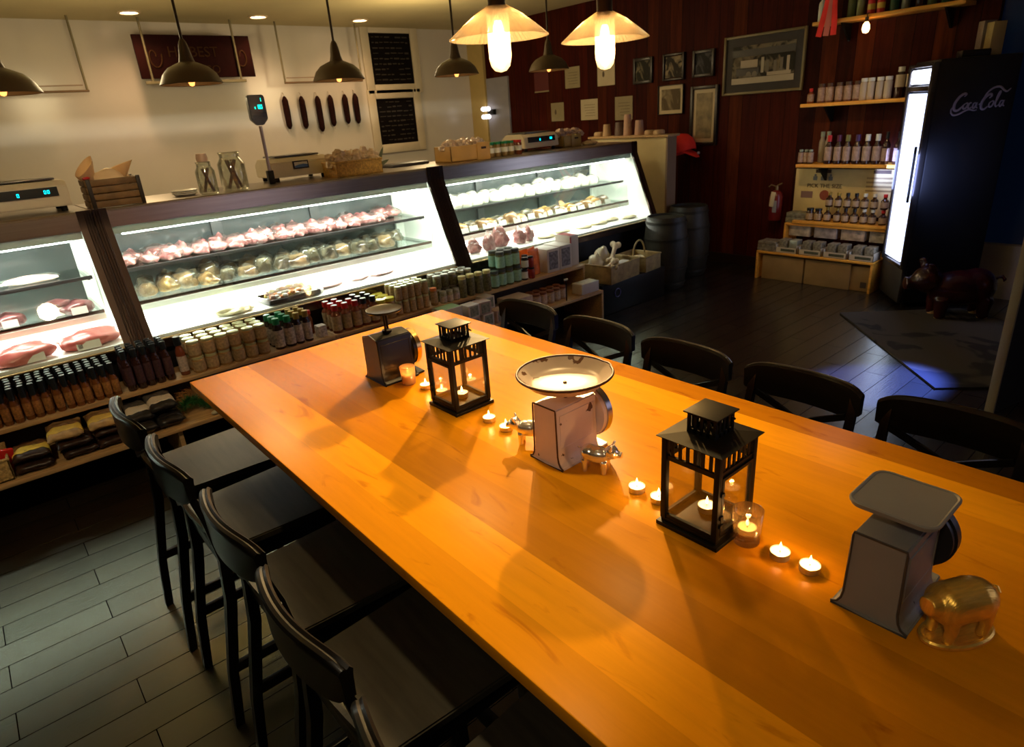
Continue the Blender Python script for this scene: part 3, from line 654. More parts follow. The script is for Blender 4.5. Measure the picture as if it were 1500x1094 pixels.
for i, (x, y, z, lab) in enumerate(((-.06, 3.52, 0, 'lowest front at the left'), (-.055, 3.53, .05, 'on top beside the wicker basket'), (.12, 3.53, 0, 'bottom middle of the pile'), (.11, 3.52, .05, 'second layer middle of the pile'), (.09, 3.53, .098, 'top of the pile at the left'), (.26, 3.53, 0, 'bottom right of the pile'), (.27, 3.54, .05, 'second layer right of the pile'), (.255, 3.53, .098, 'top of the pile at the right'))):
    food_bag('coffee_bag', 'tan and yellow bag of dark beans, '+lab, (x, y, ZL+z), .15, .21, .047, bagbrn if z < .09 else bagtan, bagyel if z > .09 or i == 1 else bagbrn, brandb, rx=.05 if z > .09 else 0, rz=random.uniform(-.1, .1), group='tan and yellow coffee bags')
for i, (x, y, z, lab) in enumerate(((.40, 3.53, 0, 'bottom left of four, behind the first chair'), (.53, 3.53, 0, 'bottom right of four'), (.405, 3.58, .06, 'top left of four'), (.52, 3.58, .085, 'topmost and right of four, beside the green tinsel'))):
    food_bag('pasta_bag', 'black and white printed bag, '+lab, (x, y, ZL+z), .13, .22, .06 if z < .08 else .055, bagblk, bagwht if z else bagblk, mat('dark_grey_print_band', (.08, .075, .07), .4, var=.6, vs_=60), rx=.15 if z else 0, group='black and white printed bags')
carton('shortbread_box', 'tan carton behind the black and white bags', .10, .10, .155, (.50, 3.74, ZL), tlab)
# evergreen garland: real needles
gb = BM(); random.seed(3)
for k in range(1500):
    a = random.uniform(0, 1); c = Vector((-.13+.26*a, .05*math.sin(a*6), .045+.02*math.sin(a*9)))
    d = Vector((random.gauss(0, 1), random.gauss(0, 1), random.gauss(0, 1))).normalized(); L = random.uniform(.03, .06)
    q = d.orthogonal().normalized()*.0016; p1 = c+d*.006; p2 = c+d*L
    if p2.z < .002: p2.z = .002
    v = [gb.verts.new(x) for x in (p1-q, p1+q, p2)]; gb.faces.new(v)
tag(obj('evergreen_garland', gb, mat('garland_green', (.015, .14, .03), .5, var=.4, vs_=30), loc=(.74, 3.53, ZL), smooth=False), 'dark green tinsel garland heaped on the lower shelf next to the table corner', 'garland')
ft = thing('straw_gift_basket', 'orange-brown straw nest behind the green garland', 'basket', (.70, 3.66, ZL))
sb = BM()
for k in range(500):
    a = random.uniform(0, 2*PI); r = random.uniform(.0, .09); c = Vector((r*math.cos(a), r*.7*math.sin(a), random.uniform(.012, .09))); d = Vector((random.gauss(0, 1), random.gauss(0, 1), random.gauss(0, .3))).normalized()*.03
    q = d.orthogonal().normalized()*.0015; v = [sb.verts.new(x) for x in (c-d-q, c-d+q, c+d)]; sb.faces.new(v)
obj('straw', sb, mat('orange_straw', (.45, .20, .05), .6, var=.3, vs_=30), ft, smooth=False)
obj('ornament', ell(BM(), (.02, -.03, .10), (.018, .018, .012)), mat('pale_ornament', (.7, .62, .5), .3), ft)
tag(obj('white_ornament', ell(BM(), (0, 0, .012), (.02, .014, .012)), mat('ivory_ornament', (.65, .62, .45), .3), loc=(.735, 3.425, ZL)), 'small oval ivory ornament at the front of the green garland', 'ornament')

# black stand with two baskets of bones, and the barrels
t = thing('black_stand', 'low black stand carrying the two straw crates, with a small round blue-rimmed badge', 'stand', (4.30, 3.62, 0))
sb_ = BM(); box(sb_, -.46, .385, -.17, .2, .0, .265, b=.008); obj('stand_body', sb_, dark_base, t)
rg = BM(); tube(rg, [(-.27+.035*math.cos(a*PI/8), -.175, .17+.035*math.sin(a*PI/8)) for a in range(16)], .004, 6, closed=True)
obj('round_badge', rg, mat('blue_grey_ring', (.12, .13, .4), .35), t)
woodcrate = mat('straw_coloured_crate', (.40, .29, .12), .6, var=.25, vs_=20, bump=.3)
c1 = wick_basket('straw_crate', 'larger straw-coloured crate filled with wrapped bones, beside the end of the pine shelf', .42, .34, .145, (4.10, 3.60, .266), rz=.10, m=woodcrate)
boneM = mat('bone_ivory', (.68, .55, .36), .45, var=.2, vs_=20)
def bone(label, loc, rot, s=1):
    b = BM(); tube(b, [(-.09*s, 0, 0), (-.04*s, 0, 0), (.04*s, 0, 0), (.09*s, 0, 0)], [.028*s, .016*s, .016*s, .028*s], 12)
    for sx in (-1, 1):
        for sy in (-1, 1): ell(b, (sx*.095*s, sy*.02*s, 0), (.026*s, .024*s, .025*s), sub=2)
    return tag(obj('dog_bone', b, boneM, loc=loc, rot=rot, remesh=.006), label, 'bone', 'bones in the straw crate')
bone('big ivory bone sticking up at the right of the straw crate', (4.18, 3.62, .46), (.2, -.5, .5), 1.15)
bone('ivory bone lying across the front of the straw crate', (4.02, 3.52, .40), (0, -.15, .3))
bone('small bone low at the left front of the straw crate', (3.99, 3.48, .36), (.3, .6, 1.2), .8)
for i, (x, y, z, r) in enumerate(((3.97, 3.64, .33, (.07, .06, .10)), (4.12, 3.70, .33, (.08, .06, .12)))):
    tag(obj('plastic_bag_of_treats', blob(BM(), (0, 0, 0), r, 30+i, .35, crease=.2), mat('cloudy_plastic', (.66, .58, .42), .25, spec=.6, coat=.4), loc=(x, y, z), smooth='all'), ['cloudy plastic bag at the left of the straw crate', 'taller cloudy plastic bag rising behind the bones'][i], 'bag')
tag(obj('white_packet', blob(BM(), (0, 0, 0), (.075, .05, .03), 35, .35, crease=.2), mat('bright_white_film', (.8, .78, .76), .25), loc=(4.20, 3.53, .36), smooth='all'), 'bright white crumpled packet at the front of the straw crate', 'packet')
c2 = wick_basket('handled_basket', 'smaller straw basket with a hoop handle in front of the barrel', .24, .30, .13, (4.50, 3.60, .266), rz=.10, m=woodcrate)
hb = BM(); tube(hb, [(-.09*math.cos(a*PI/10), .0, .13+.12*math.sin(a*PI/10)) for a in range(11)], .008, 8); obj('hoop_handle', hb, woodcrate, c2)
tag(obj('rope_chew', (lambda b: (tube(b, [(.05*math.cos(a*PI/8), .035*math.sin(a*PI/8), .0) for a in range(16)], .018, 8, closed=True), b)[1])(BM()), boneM, loc=(4.49, 3.60, .36)), 'ring-shaped pale chew inside the hoop-handled basket', 'dog chew')
oak = mat('dark_grey_oak', (.024, .019, .010), .55, var=.35, vs_=10, stretch=(14, 14, 1)); hoop = mat('barrel_hoop', (.03, .026, .018), .5, .4)
def barrel(label, loc, s=1):
    t = thing('oak_barrel', label, 'barrel', loc)
    b = BM(); H_ = .665*s; R_ = .175*s
    lathe(b, [(0, 0), (R_*.9, 0), (R_, .02), (R_*1.14, H_*.33), (R_*1.18, H_*.5), (R_*1.14, H_*.67), (R_, H_-.01), (R_*.97, H_), (R_*.92, H_), (R_*.92, H_-.02), (0, H_-.02)], 40)
    obj('staves', b, oak, t)
    for z, rr in ((.06, 1.04), (.2, 1.135), (H_-.2, 1.135), (H_-.05, 1.035)):
        obj('hoop', lathe(BM(), [(R_*rr, z-.012), (R_*rr+.006, z-.012), (R_*rr+.006, z+.012), (R_*rr, z+.012)], 40), hoop, t)
    return t
barrel('dark oak barrel at the right end of the deli case, behind the hoop-handled basket', (4.93, 3.63, 0))
barrel('dark oak barrel on the right, further from the deli case', (5.47, 3.76, 0), 1.02)

# cream half wall with cups
t = thing('half_wall_counter', 'cream half-height partition with a narrow wooden top, right of the deli cases', 'partition', (5.40, 3.975, 0))
obj('panel', box(BM(), 0, .135, .02, 1.0, 0, 1.32), mat('cream_partition_paint', (.66, .56, .30), .5), t)
obj('end_post', box(BM(), -.004, .14, 0, .02, 0, 1.32), mat('tan_end_board', (.30, .20, .12), .5), t)
obj('wooden_top', box(BM(), -.03, .165, -.02, 1.02, 1.32, 1.342, b=.004), pine, t)
def cup(label, loc, r, h, m, name='paper_cup', cat='cup', inv=True, group=None):
    b = BM(); r0, r1 = (r, r*.78) if inv else (r*.78, r)
    lathe(b, [(0, 0), (r0, 0), (r1, h), (r1*.93, h), (0, h-.004)], 24)
    for k in range(3): pass
    return tag(obj(name, b, m, loc=loc), label, cat, group)
kraft = mat('kraft_cup_paper', (.56, .40, .24), .6); pinkcup = mat('blush_cup_paper', (.55, .36, .27), .6)
cup('stack of yellowish inverted cups, leftmost on the partition top', (5.46, 4.80, 1.343), .045, .115, kraft, 'cup_stack')
cup('grey-brown cup stack beside the tall one on the partition', (5.47, 4.64, 1.343), .05, .13, mat('grey_mug', (.16, .12, .11), .5), 'grey_tumbler')
cup('tallest pinkish cup stack on the partition top', (5.46, 4.52, 1.343), .045, .20, pinkcup, 'cup_stack')
cup('round-shouldered blush cup stack right of the tallest one', (5.47, 4.38, 1.343), .048, .14, pinkcup, 'cup_stack')
for i, (y, r) in enumerate(((4.24, .055), (4.13, .055), (4.92, .05))):
    tag(obj('lid_stack', lathe(BM(), [(0, 0), (r, 0), (r*1.05, .012), (r, .03), (r*.8, .042), (0, .042)], 24), kraft, loc=(5.465, y, 1.343)), ['low pile of cup lids next to the blush cup stack', 'low pile of cup lids at the near end of the partition top', 'low pile of cup lids at the far left of the partition top'][i], 'lids')

# ================================================================== ON THE STAINLESS COUNTER
ZC = 1.306
displ = mat('black_display', (.012, .014, .016), .2); cyan = glow('cyan_digits', (.0, .85, 1.0), 3.2)
def seg_digits(b, s, h, x0, y, z0):
    """seven-segment digits"""
    S = {'0': 'abcdef', '8': 'abcdefg', '5': 'afgcd', '1': 'bc', '2': 'abged', '9': 'abcfg'}
    w = h*.55; q = h*.12
    for i, ch in enumerate(s):
        x = x0+i*(w+h*.3)
        for c in S[ch]:
            r = dict(a=(x, x+w, h-q, h), d=(x, x+w, 0, q), g=(x, x+w, h/2-q/2, h/2+q/2), f=(x, x+q, h/2, h), b=(x+w-q, x+w, h/2, h), e=(x, x+q, 0, h/2), c=(x+w-q, x+w, 0, h/2))[c]
            box(b, r[0], r[1], y-.001, y, z0+r[2], z0+r[3])
def deli_scale(label, loc, w=.36, d=.30, h=.135, rz=0, face='disp'):
    t = thing('deli_scale', label, 'scale', loc, rz)
    b = BM(); prism(b, [(-d/2, .028), (d/2, .028), (d/2, h*.75), (d/2-.06, h), (-d/2+.05, h), (-d/2+.012, h-.03)], -w/2, w/2, b=.006)
    obj('housing', b, cream, t)
    for x in (-w/2+.04, w/2-.04):
        for y in (-d/2+.04, d/2-.04): obj('foot', cyl(BM(), x, y, 0, .03, .016), blackm, t)
    obj('platter', box(BM(), -w*.36, w*.4, -d*.3, d*.42, h+.004, h+.014, b=.003), mat('scale_platter', (.12, .12, .12), .3, .8), t)
    M = Matrix.Translation((0, -d/2+.005, h*.62)) @ Matrix.Rotation(-.12, 4, 'X')
    if face == 'disp':
        ds = obj('display', box(BM(), -w*.40, w*.38, -.006, .004, -.016, .030, M=M), displ, t)
        dg = BM(); seg_digits(dg, '0', .018, -w*.08, -.0065, -.006); seg_digits(dg, '00', .018, w*.22, -.0065, -.002); dg.transform(M); obj('digits', dg, cyan, ds)
    else:
        ds = obj('badge', box(BM(), -.055, .055, -.006, .004, -.02, .032, M=M), displ, t)
        x = BM(); box(x, -.047, .047, -.0075, -.006, -.012, .024, M=M); obj('badge_face', x, mat('badge_white', (.62, .60, .55), .4), ds)
        x = BM(); prism(x, [(-.047, -.012), (.047, -.012), (.047, .004), (.02, .010), (-.02, .006), (-.047, .0)], -.0085, -.0075, 'y', M=M); obj('badge_wave', x, mat('badge_blue', (.05, .14, .38), .4), ds)
    return t
deli_scale('cream deli scale with two cyan readouts at the far left of the counter', (.30, 4.42, ZC), .40, .3, .16)
deli_scale('cream deli scale with a small blue and white badge, behind the customer display pole', (1.90, 4.60, ZC), .42, .3, .15, face='badge')
deli_scale('cream deli scale with one cyan readout on the right part of the counter', (4.18, 4.60, ZC), .42, .32, .145)
# slatted crate with paper rolls
t = thing('slatted_crate', 'weathered slatted wooden crate holding white paper cones', 'crate', (.70, 4.26, ZC), rz=-.03)
slat = mat('aged_crate_slats', (.20, .115, .04), .6, var=.35, vs_=12, bump=.3)
for k in range(4):
    b = BM(); z = .003+k*.037
    for y in (-.105, .095): box(b, -.135, .135, y, y+.010, z, z+.033, b=.006)
    for x in (-.135, .125): box(b, x, x+.010, -.105, .105, z, z+.033, b=.006)
    obj('slat', b, slat, t)
for x in (-.125, .115):
    for y in (-.118, .105): obj('corner_post', box(BM(), x, x+.02, y, y+.012, 0, .152, b=.002), mat('black_crate_iron', (.02, .015, .01), .5), t)
paper = mat('butcher_paper', (.86, .66, .40), .6, var=.06)
def cone(label, loc, rot, r=.05, h=.16, m=paper):
    b = BM(); t_ = bmesh.new(); n = 20
    A = [t_.verts.new((.006*math.cos(2*PI*i/n), .006*math.sin(2*PI*i/n), 0)) for i in range(n)]
    B = [t_.verts.new((r*math.cos(2*PI*i/n), r*.62*math.sin(2*PI*i/n), h*(.62+.38*math.cos(PI*i/n)**2))) for i in range(n)]
    for i in range(n-1): t_.faces.new((A[i], A[i+1], B[i+1], B[i]))
    t_.faces.new(A)
    bmesh.ops.solidify(t_, geom=t_.faces[:], thickness=.003)
    _merge(b, t_); return tag(obj('paper_cone', b, m, loc=loc, rot=rot), label, 'paper', 'paper cones in the slatted crate')
cone('curled paper cone standing at the left of the slatted crate', (.62, 4.25, ZC+.07), (.15, -.25, .4), .062, .19)
cone('curled paper cone standing at the right of the slatted crate', (.745, 4.25, ZC+.08), (.1, .25, -.3), .055, .17)
tag(obj('crumpled_paper', blob(BM(), (0, 0, 0), (.095, .075, .06), 41, .4, crease=.15), paper, loc=(.70, 4.25, ZC+.1), smooth='all'), 'crumpled cream paper filling the middle of the slatted crate', 'paper')
tag(obj('red_berry_sprig', blob(BM(), (0, 0, 0), (.02, .015, .012), 42, .3), redc, loc=(.585, 4.20, ZC+.152)), 'small red label at the left rim of the slatted crate', 'label')
# jars with dark straws of meat
jarglass = glass('clear_jar_glass', (.93, .95, .90), .10, .04, haze=.05)
def glass_jar(label, loc, r, h, stopper, n):
    t = thing('glass_jar', label, 'jar', loc)
    b = BM(); lathe(b, [(0, 0), (r*.9, 0), (r, .01), (r, h*.7), (r*.75, h*.84), (r*.72, h*.92), (r*.8, h), (r*.76, h), (r*.68, h*.92), (r*.70, h*.84), (r*.94, h*.69), (r*.94, .014), (0, .01)], 28)
    obj('jar_glass', b, jarglass, t, smooth='all')
    if stopper: obj('stopper', lathe(BM(), [(0, h), (r*.55, h), (r*.6, h+.02), (r*.5, h+.045), (0, h+.045)], 20), mat('pale_stopper', (.75, .55, .4), .5), t)
    for k in range(n):
        a = k*2.4; s = BM(); tube(s, [(r*.5*math.cos(a), r*.5*math.sin(a), .012), (-r*.35*math.cos(a+.6), -r*.35*math.sin(a+.6), h*.8)], .009, 8)
        tag(obj('jerky_stick', s, mat('dark_red_jerky', (.11, .025, .012), .4), loc=loc), 'dark reddish meat stick standing in a glass jar on the counter', 'meat stick', 'meat sticks in the glass jars')
    return t
glass_jar('narrow stoppered glass jar of meat sticks, left of two on the counter', (1.20, 4.22, ZC), .055, .185, True, 2)
glass_jar('wide open glass jar of meat sticks next to the customer display pole', (1.375, 4.27, ZC), .08, .225, False, 4)
for i in range(3): tag(obj('paper_plate', lathe(BM(), [(0, 0), (.05, 0), (.075, .012), (.073, .015), (.05, .004), (0, .004)], 28), enamel, loc=(1.09, 4.33+.002*i, ZC+.009*i)), 'white plate in the small stack left of the glass jars', 'plate', 'small stack of white plates')
# pole display
t = thing('customer_display_pole', 'black customer display with cyan figures on a thin pale pole', 'display', (1.655, 4.40, ZC))
obj('pole_base', box(BM(), -.02, .02, -.02, .02, 0, .085, b=.004), blackm, t)
obj('pole', cyl(BM(), 0, 0, .08, .36, .0105), mat('pale_lilac_pole', (.50, .45, .50), .35, .3), t)
hd = obj('display_head', prism(BM(), [(-.055, .40), (-.02, .365), (.02, .365), (.055, .40), (.055, .535), (.045, .545), (-.045, .545), (-.055, .535)], -.018, .018, 'y', b=.004), mat('dark_green_display', (.008, .02, .018), .25), t)
dg = BM(); seg_digits(dg, '1', .02, .018, -.019, .505); seg_digits(dg, '8', .024, .002, -.019, .462); seg_digits(dg, '0', .012, -.02, -.019, .462); seg_digits(dg, '0', .024, .016, -.019, .462)
obj('digits', dg, glow('teal_digits', (0, 1, .75), 3.0), hd)
b = BM(); box(b, -.045, .045, -.0195, -.018, .408, .435); obj('lower_readout', b, mat('blue_grey_readout', (.03, .05, .07), .3), hd)
# wicker tray with paper bags, leaves
wick_basket('wicker_tray', 'long golden wicker tray of crumpled paper bags beside the deli scale', .36, .2, .095, (2.215, 4.31, ZC), rz=.03, m=mat('golden_wicker', (.52, .31, .06), .6, var=.35, vs_=70, bump=.8, bs=120))
crump = mat('crumpled_bag_paper', (.58, .44, .27), .55, var=.3, vs_=25)
for i in range(7):
    tag(obj('paper_bag', blob(BM(), (0, 0, 0), (.055, .055, .06), 50+i, .6, 2.2, crease=.35), crump, loc=(2.08+.048*i, 4.30+.02*(i % 3), ZC+.06+.012*(i % 2)), smooth=False), 'crumpled tan paper bag in the long golden wicker tray', 'paper bag', 'paper bags in the wicker tray')
t = thing('leafy_sprig', 'sprig of long dark green leaves sticking out right of the wicker tray', 'plant', (2.52, 4.55, ZC))
for a, l, tl in ((.5, .16, .7), (-.4, .13, 1.0), (1.2, .12, .4), (-1.1, .13, .5), (2.6, .1, .6)):
    lf_ = BM(); M = Matrix.Rotation(a, 4, 'Y')
    prism(lf_, [(-.004, 0), (-.016, l*.4), (-.009, l*.8), (0, l), (.009, l*.8), (.016, l*.4), (.004, 0)], -.0015, .0015, 'y', M=Matrix.Translation((.02, 0, .02)) @ M); obj('leaf', lf_, mat('dull_leaf', (.12, .14, .06), .5), t)
obj('stem_pot', cyl(BM(), .02, 0, 0, .04, .03), mat('dark_pot', (.08, .04, .03), .5), t)
tag(obj('flat_tray', box(BM(), -.17, .17, -.1, .1, 0, .022, b=.006), mat('dark_tray', (.035, .03, .028), .4), loc=(2.83, 4.62, ZC)), 'flat dark tray left of the wooden box of jerky', 'tray')
# wooden box with cut-out handle + packets
def wood_box(label, loc, w, d, h, rz=0, m=None):
    m = m or mat('honey_box_wood', (.50, .29, .07), .5, var=.15, vs_=6)
    t = thing('wooden_box', label, 'box', loc, rz)
    b = BM()
    for a in ((-w/2, w/2, -d/2, -d/2+.01), (-w/2, w/2, d/2-.01, d/2), (-w/2, -w/2+.01, -d/2, d/2), (w/2-.01, w/2, -d/2, d/2)): box(b, *a, 0, h, b=.003)
    box(b, -w/2, w/2, -d/2, d/2, 0, .01); obj('box_body', b, m, t)
    e = BM(); box(e, w/2-.125, w/2+.006, -d/2-.008, -d/2, 0.0, h+.012, b=.006); q = obj('handle_end', e, m, t)
    obj('handle_slot', box(BM(), w/2-.085, w/2-.035, -d/2-.0095, -d/2-.0075, h*.68, h*.82, b=.0008), mat('slot_shadow_wood', (.04, .02, .01), .8), q)
    return t
wood_box('honey-coloured wooden box heaped with wrapped packets, in the middle of the counter', (3.20, 4.34, ZC), .38, .22, .12)
for i in range(9):
    tag(obj('wrapped_packet', blob(BM(), (0, 0, 0), (.05, .05, .045), 60+i, .6, 2.2, crease=.4), mat('shiny_beige_wrap', (.55, .42, .30), .3, var=.4, vs_=25), loc=(3.05+.042*i, 4.33+.02*(i % 3), ZC+.085+.01*(i % 2)), smooth=False), 'crinkly beige packet heaped in the honey-coloured wooden box', 'packet', 'packets in the honey-coloured box')
wjs = bottle('seasoning_bottle', 'green-capped seasoning bottle with a white label right of the honey-coloured box', 'bottle', .115, .028, mat('seasoning', (.25, .16, .05), .3), green, labelw, (.28, .62), .85, .026, 'green-capped seasoning bottles', .78, .16)
grid(wjs, fr(3.50, 4, .072), [4.34, 4.40], [ZC])
wjs = bottle('seasoning_bottle', 'seasoning bottle with a red cap and white label, at the right of the row', 'bottle', .115, .028, redsauce, redc, labelw, (.28, .62), .85, .026, 'red-capped seasoning bottles', .78, .16)
grid(wjs, [3.80], [4.34, 4.40], [ZC])
wood_box('small wooden box with bagged packets right of the last deli scale', (4.53, 4.50, ZC), .22, .18, .10, m=mat('olive_box_wood', (.36, .24, .06), .5))
for i in range(6):
    tag(obj('wrapped_packet', blob(BM(), (0, 0, 0), (.055, .05, .045), 80+i, .6, 2.2, crease=.4), mat('dusty_pink_wrap', (.48, .35, .27), .35, var=.3, vs_=25), loc=(4.44+.05*i, 4.49+.02*(i % 2), ZC+.085+(.0 if i < 5 else -.0)), smooth=False), 'crinkly dusty pink packet piled on the small wooden box', 'packet', 'packets on the small wooden box')
tag(obj('folded_cloth', blob(BM(), (0, 0, 0), (.09, .06, .025), 91, .3), crump, loc=(4.78, 4.42, ZC), smooth='all'), 'small tan folded cloth near the right end of the counter', 'cloth')

# ================================================================== WHITE WALL (wall coordinates stretched to the wall's plane)
def WW(x, z): f = WY/7.7; return x*f, 1.62+(z-1.62)*f
yw = WY-.002
# dark red carved sign with two hanging rods and a bottom bar
x0, z1 = WW(1.75, 2.575); x1, z0 = WW(2.86, 2.19)
t = thing('hanging_sign', 'dark red wooden sign with faint gold lettering hung on two rods', 'sign', ((x0+x1)/2, yw-.25, 0))
hx = (x1-x0)/2
obj('sign_board', box(BM(), -hx, hx, -.015, .015, z0, z1, b=.004), mat('oxblood_board', (.015, .0022, .0015), .85, spec=.1, var=.3, vs_=6), t)
gold = mat('faded_gold_paint', (.040, .016, .005), .85, spec=.1)
b = BM()
def curl(b, cx, cz, s, sg):
    pts = []
    for i in range(26):
        a = i/25*3.3*PI/1.6; r = s*(.25+.75*i/25); pts.append((cx+sg*r*math.cos(a)*.6, -.017, cz+r*math.sin(a)))
    tube(b, pts, (.008), 6)
curl(b, -hx*.72, (z0+z1)/2, .12, 1); curl(b, hx*.80, (z0+z1)/2, .12, -1)
obj('scrollwork', b, gold, t)
for s, cz, sz in (('HOBEST', .62, .135), ('MEAT CO', .2, .11)):
    lt = text_bm(s, sz, .002, spacing=1.0); lt.transform(Matrix.Translation((-.03, -.018, z0+(z1-z0)*cz-sz*.36))); obj('lettering', lt, gold, t, smooth=False)
rodm = mat('olive_rod', (.20, .17, .09), .45, .4)
for xx in (-hx+.09, hx-.17):
    c = BM(); cyl(c, xx, -.03, z0-.03, CZ, .011); obj('rod', c, rodm, t)
obj('bottom_bar', box(BM(), -hx+.02, hx-.12, -.045, -.015, z0-.055, z0-.025, b=.004), rodm, t)
def hung_panel(label, xa, xb, zb, rods):
    xa, zz = WW(xa, zb); xb, _ = WW(xb, zb)
    t = thing('hung_menu_rail', label, 'menu rail', ((xa+xb)/2, yw-.25, 0)); h = (xb-xa)/2
    obj('bottom_rail', box(BM(), -h, h, -.015, .015, zz-.02, zz, b=.004), mat('brown_rail', (.16, .09, .035), .5), t)
    obj('rail_shadow_line', box(BM(), -h+.03, h-.04, -.006, .006, zz+.035, zz+.045), mat('tan_rail_shadow', (.30, .20, .12), .5), t)  # thin tan bar drawn as the rail's shadow line
    for r in rods:
        c = BM(); cyl(c, h*r, 0, zz-.02, CZ, .010); obj('rod', c, rodm, t)
hung_panel('empty thin-rod menu rail at the left edge, above the left pendant', -.6, 1.28, 2.11, (-.98, .985))
hung_panel('empty thin-rod menu rail between the red sign and the chalkboards, above the salamis', 3.17, 4.13, 2.13, (-.985, .99))
def chalkboard(label, xa, xb, za, zb, seed):
    xa, za = WW(xa, za); xb, zb = WW(xb, zb); random.seed(seed)
    t = thing('chalkboard', label, 'chalkboard', ((xa+xb)/2, yw, za)); h = (xb-xa)/2; H_ = zb-za
    f = BM()
    for a in ((-h-.11, -h, -.11, H_+.11), (h, h+.11, -.11, H_+.11), (-h, h, -.11, 0), (-h, h, H_, H_+.11)): box(f, a[0], a[1], -.035, -.0, a[2], a[3], b=.008)
    obj('frame', f, mat('cream_frame', (.62, .54, .38), .45), t)
    obj('slate', box(BM(), -h, h, -.012, -.002, 0, H_), mat('slate', (.005, .003, .002), .8, spec=.1, var=.2), t)
    b = BM(); nl = 9
    for r in range(nl):
        z = H_*(1-(r+.8)/(nl+.6)); x = -h*.86
        while x < h*.8:
            L_ = random.uniform(.03, .09)
            if random.random() < .85: box(b, x, min(x+L_, h*.86), -.0135, -.0125, z+random.uniform(-.006, .004), z+random.uniform(.008, .016))
            x += L_+.018
    obj('chalk_lines', b, mat('chalk_smudge', (.035, .026, .016), .8), t, smooth=False)
chalkboard('upper chalkboard in a cream frame on the white wall', 4.415, 5.01, 2.085, 2.66, 1)
chalkboard('lower chalkboard in a cream frame on the white wall', 4.40, 4.965, 1.38, 1.92, 2)
random.seed(11)
salm = mat('dark_salami', (.022, .005, .003), .8, spec=.1, var=.4, vs_=30)
LS = ['leftmost of six salamis', 'second salami from the left', 'third salami from the left, hanging lowest', 'third salami from the right', 'second salami from the right', 'rightmost of six salamis']
for i, (x, za, zb) in enumerate(((3.22, 2.0, 1.645), (3.42, 1.995, 1.635), (3.617, 1.99, 1.59), (3.778, 1.995, 1.64), (3.97, 1.995, 1.655), (4.11, 2.0, 1.65))):
    X, a = WW(x, za); _, c = WW(x, zb)
    t = thing('salami', LS[i]+' hanging on the white wall', 'sausage', (X, yw-.04, c), group='salamis on the white wall')
    L_ = a-c; b = BM(); lathe(b, [(0, .0), (.016, .008), (.033, .04), (.037, L_*.5), (.034, L_-.05), (.016, L_-.01), (0, L_)], 16); obj('sausage', b, salm, t)
    s = BM(); tube(s, [(0, 0, L_-.005), (0, .02, L_+.03), (0, .038, L_+.035)], .004, 6); tube(s, [(0, 0, 0), (.004, 0, -.03)], .004, 6); obj('string', s, mat('butcher_string', (.45, .38, .28), .7), t)

# ------------------------------------------------------------------ dark barn pendants above the counter
bronze = mat('aged_bronze_enamel', (.075, .048, .020), .5, .2)
def barn(label, x, z, y=4.75):
    t = thing('barn_pendant_lamp', label, 'lamp', (x, y, z), group='barn pendants above the counter')
    b = BM(); R = .185
    prof = [(R, 0), (R+.004, .003), (R*.86, .062), (R*.66, .098), (R*.42, .118), (R*.26, .130), (.038, .165), (.030, .215), (.022, .245), (.012, .262), (0, .264)]
    lathe(b, prof, 36); lathe(b, [(R-.006, .003), (R*.83, .058), (R*.63, .092), (R*.4, .110), (0, .118)], 36)
    obj('shade', b, bronze, t)
    c = BM(); cyl(c, 0, 0, .255, CZ-z, .0085); obj('rod', c, mat('dark_rod', (.05, .035, .02), .45, .5), t)
    obj('ceiling_rose', cyl(BM(), 0, 0, CZ-z-.03, CZ-z-.001, .05), bronze, t)
    obj('bulb', lathe(BM(), [(0, -.012), (.014, -.006), (.02, .012), (.013, .035), (0, .045)], 16), glow('warm_bulb', (1, .36, .08), 3.0), t)
    lamp('bulb_light', 'POINT', (0, 0, -.02), LT['side']*.12, WARM, .02, parent=t, k=K)
for x, z, lab in ((.398, 1.922, 'cut off by the left edge of the view'), (1.401, 1.945, 'in front of the dark red sign'), (2.441, 1.945, 'left of the chalkboards, above the salamis'), (3.523, 1.958, 'right of the chalkboards'), (4.60, 1.98, 'rightmost, dim against the wood wall')):
    barn('bronze barn-shade pendant lamp, '+lab, x, z)

# ================================================================== WOOD WALL
xw = WX-.001
def wall_frame(label, ya, yb, za, zb, fm, th, matt=None, mt=0, pic=None, cat='picture', name='framed_picture', extra=None):
    y0, y1 = min(ya, yb), max(ya, yb); z0, z1 = min(za, zb), max(za, zb)
    t = thing(name, label, cat, (xw, (y0+y1)/2, z0)); h = (y1-y0)/2; H_ = z1-z0
    f = BM()
    if th:
        for a in ((-h, -h+th, 0, H_), (h-th, h, 0, H_), (-h+th, h-th, 0, th), (-h+th, h-th, H_-th, H_)): box(f, -.028, 0, *a, b=.004)
        obj('frame', f, fm, t)
    if matt: obj('mount', box(BM(), -.010, -.002, -h+th, h-th, th, H_-th), matt, t)
    m = th+mt
    obj('print', box(BM(), -.013, -.0105, -h+m, h-m, m, H_-m), pic, t)
    if extra: extra(t, h-m, m, H_-m)
    return t
def bw_mat(name, c1, c2, sc, th=.5):
    m = mat(name, c1, .5, spec=.1); nt = m.node_tree
    for n in nt.nodes:
        if n.type == 'VALTORGB': n.color_ramp.elements[0].color = (*c1, 1); n.color_ramp.elements[1].color = (*c2, 1); n.color_ramp.elements[0].position = th-.06; n.color_ramp.elements[1].position = th+.06
        if n.type == 'TEX_NOISE': n.inputs['Scale'].default_value = sc; n.inputs['Distortion'].default_value = .8
    return m
blk = mat('black_frame', (.015, .010, .008), .35)
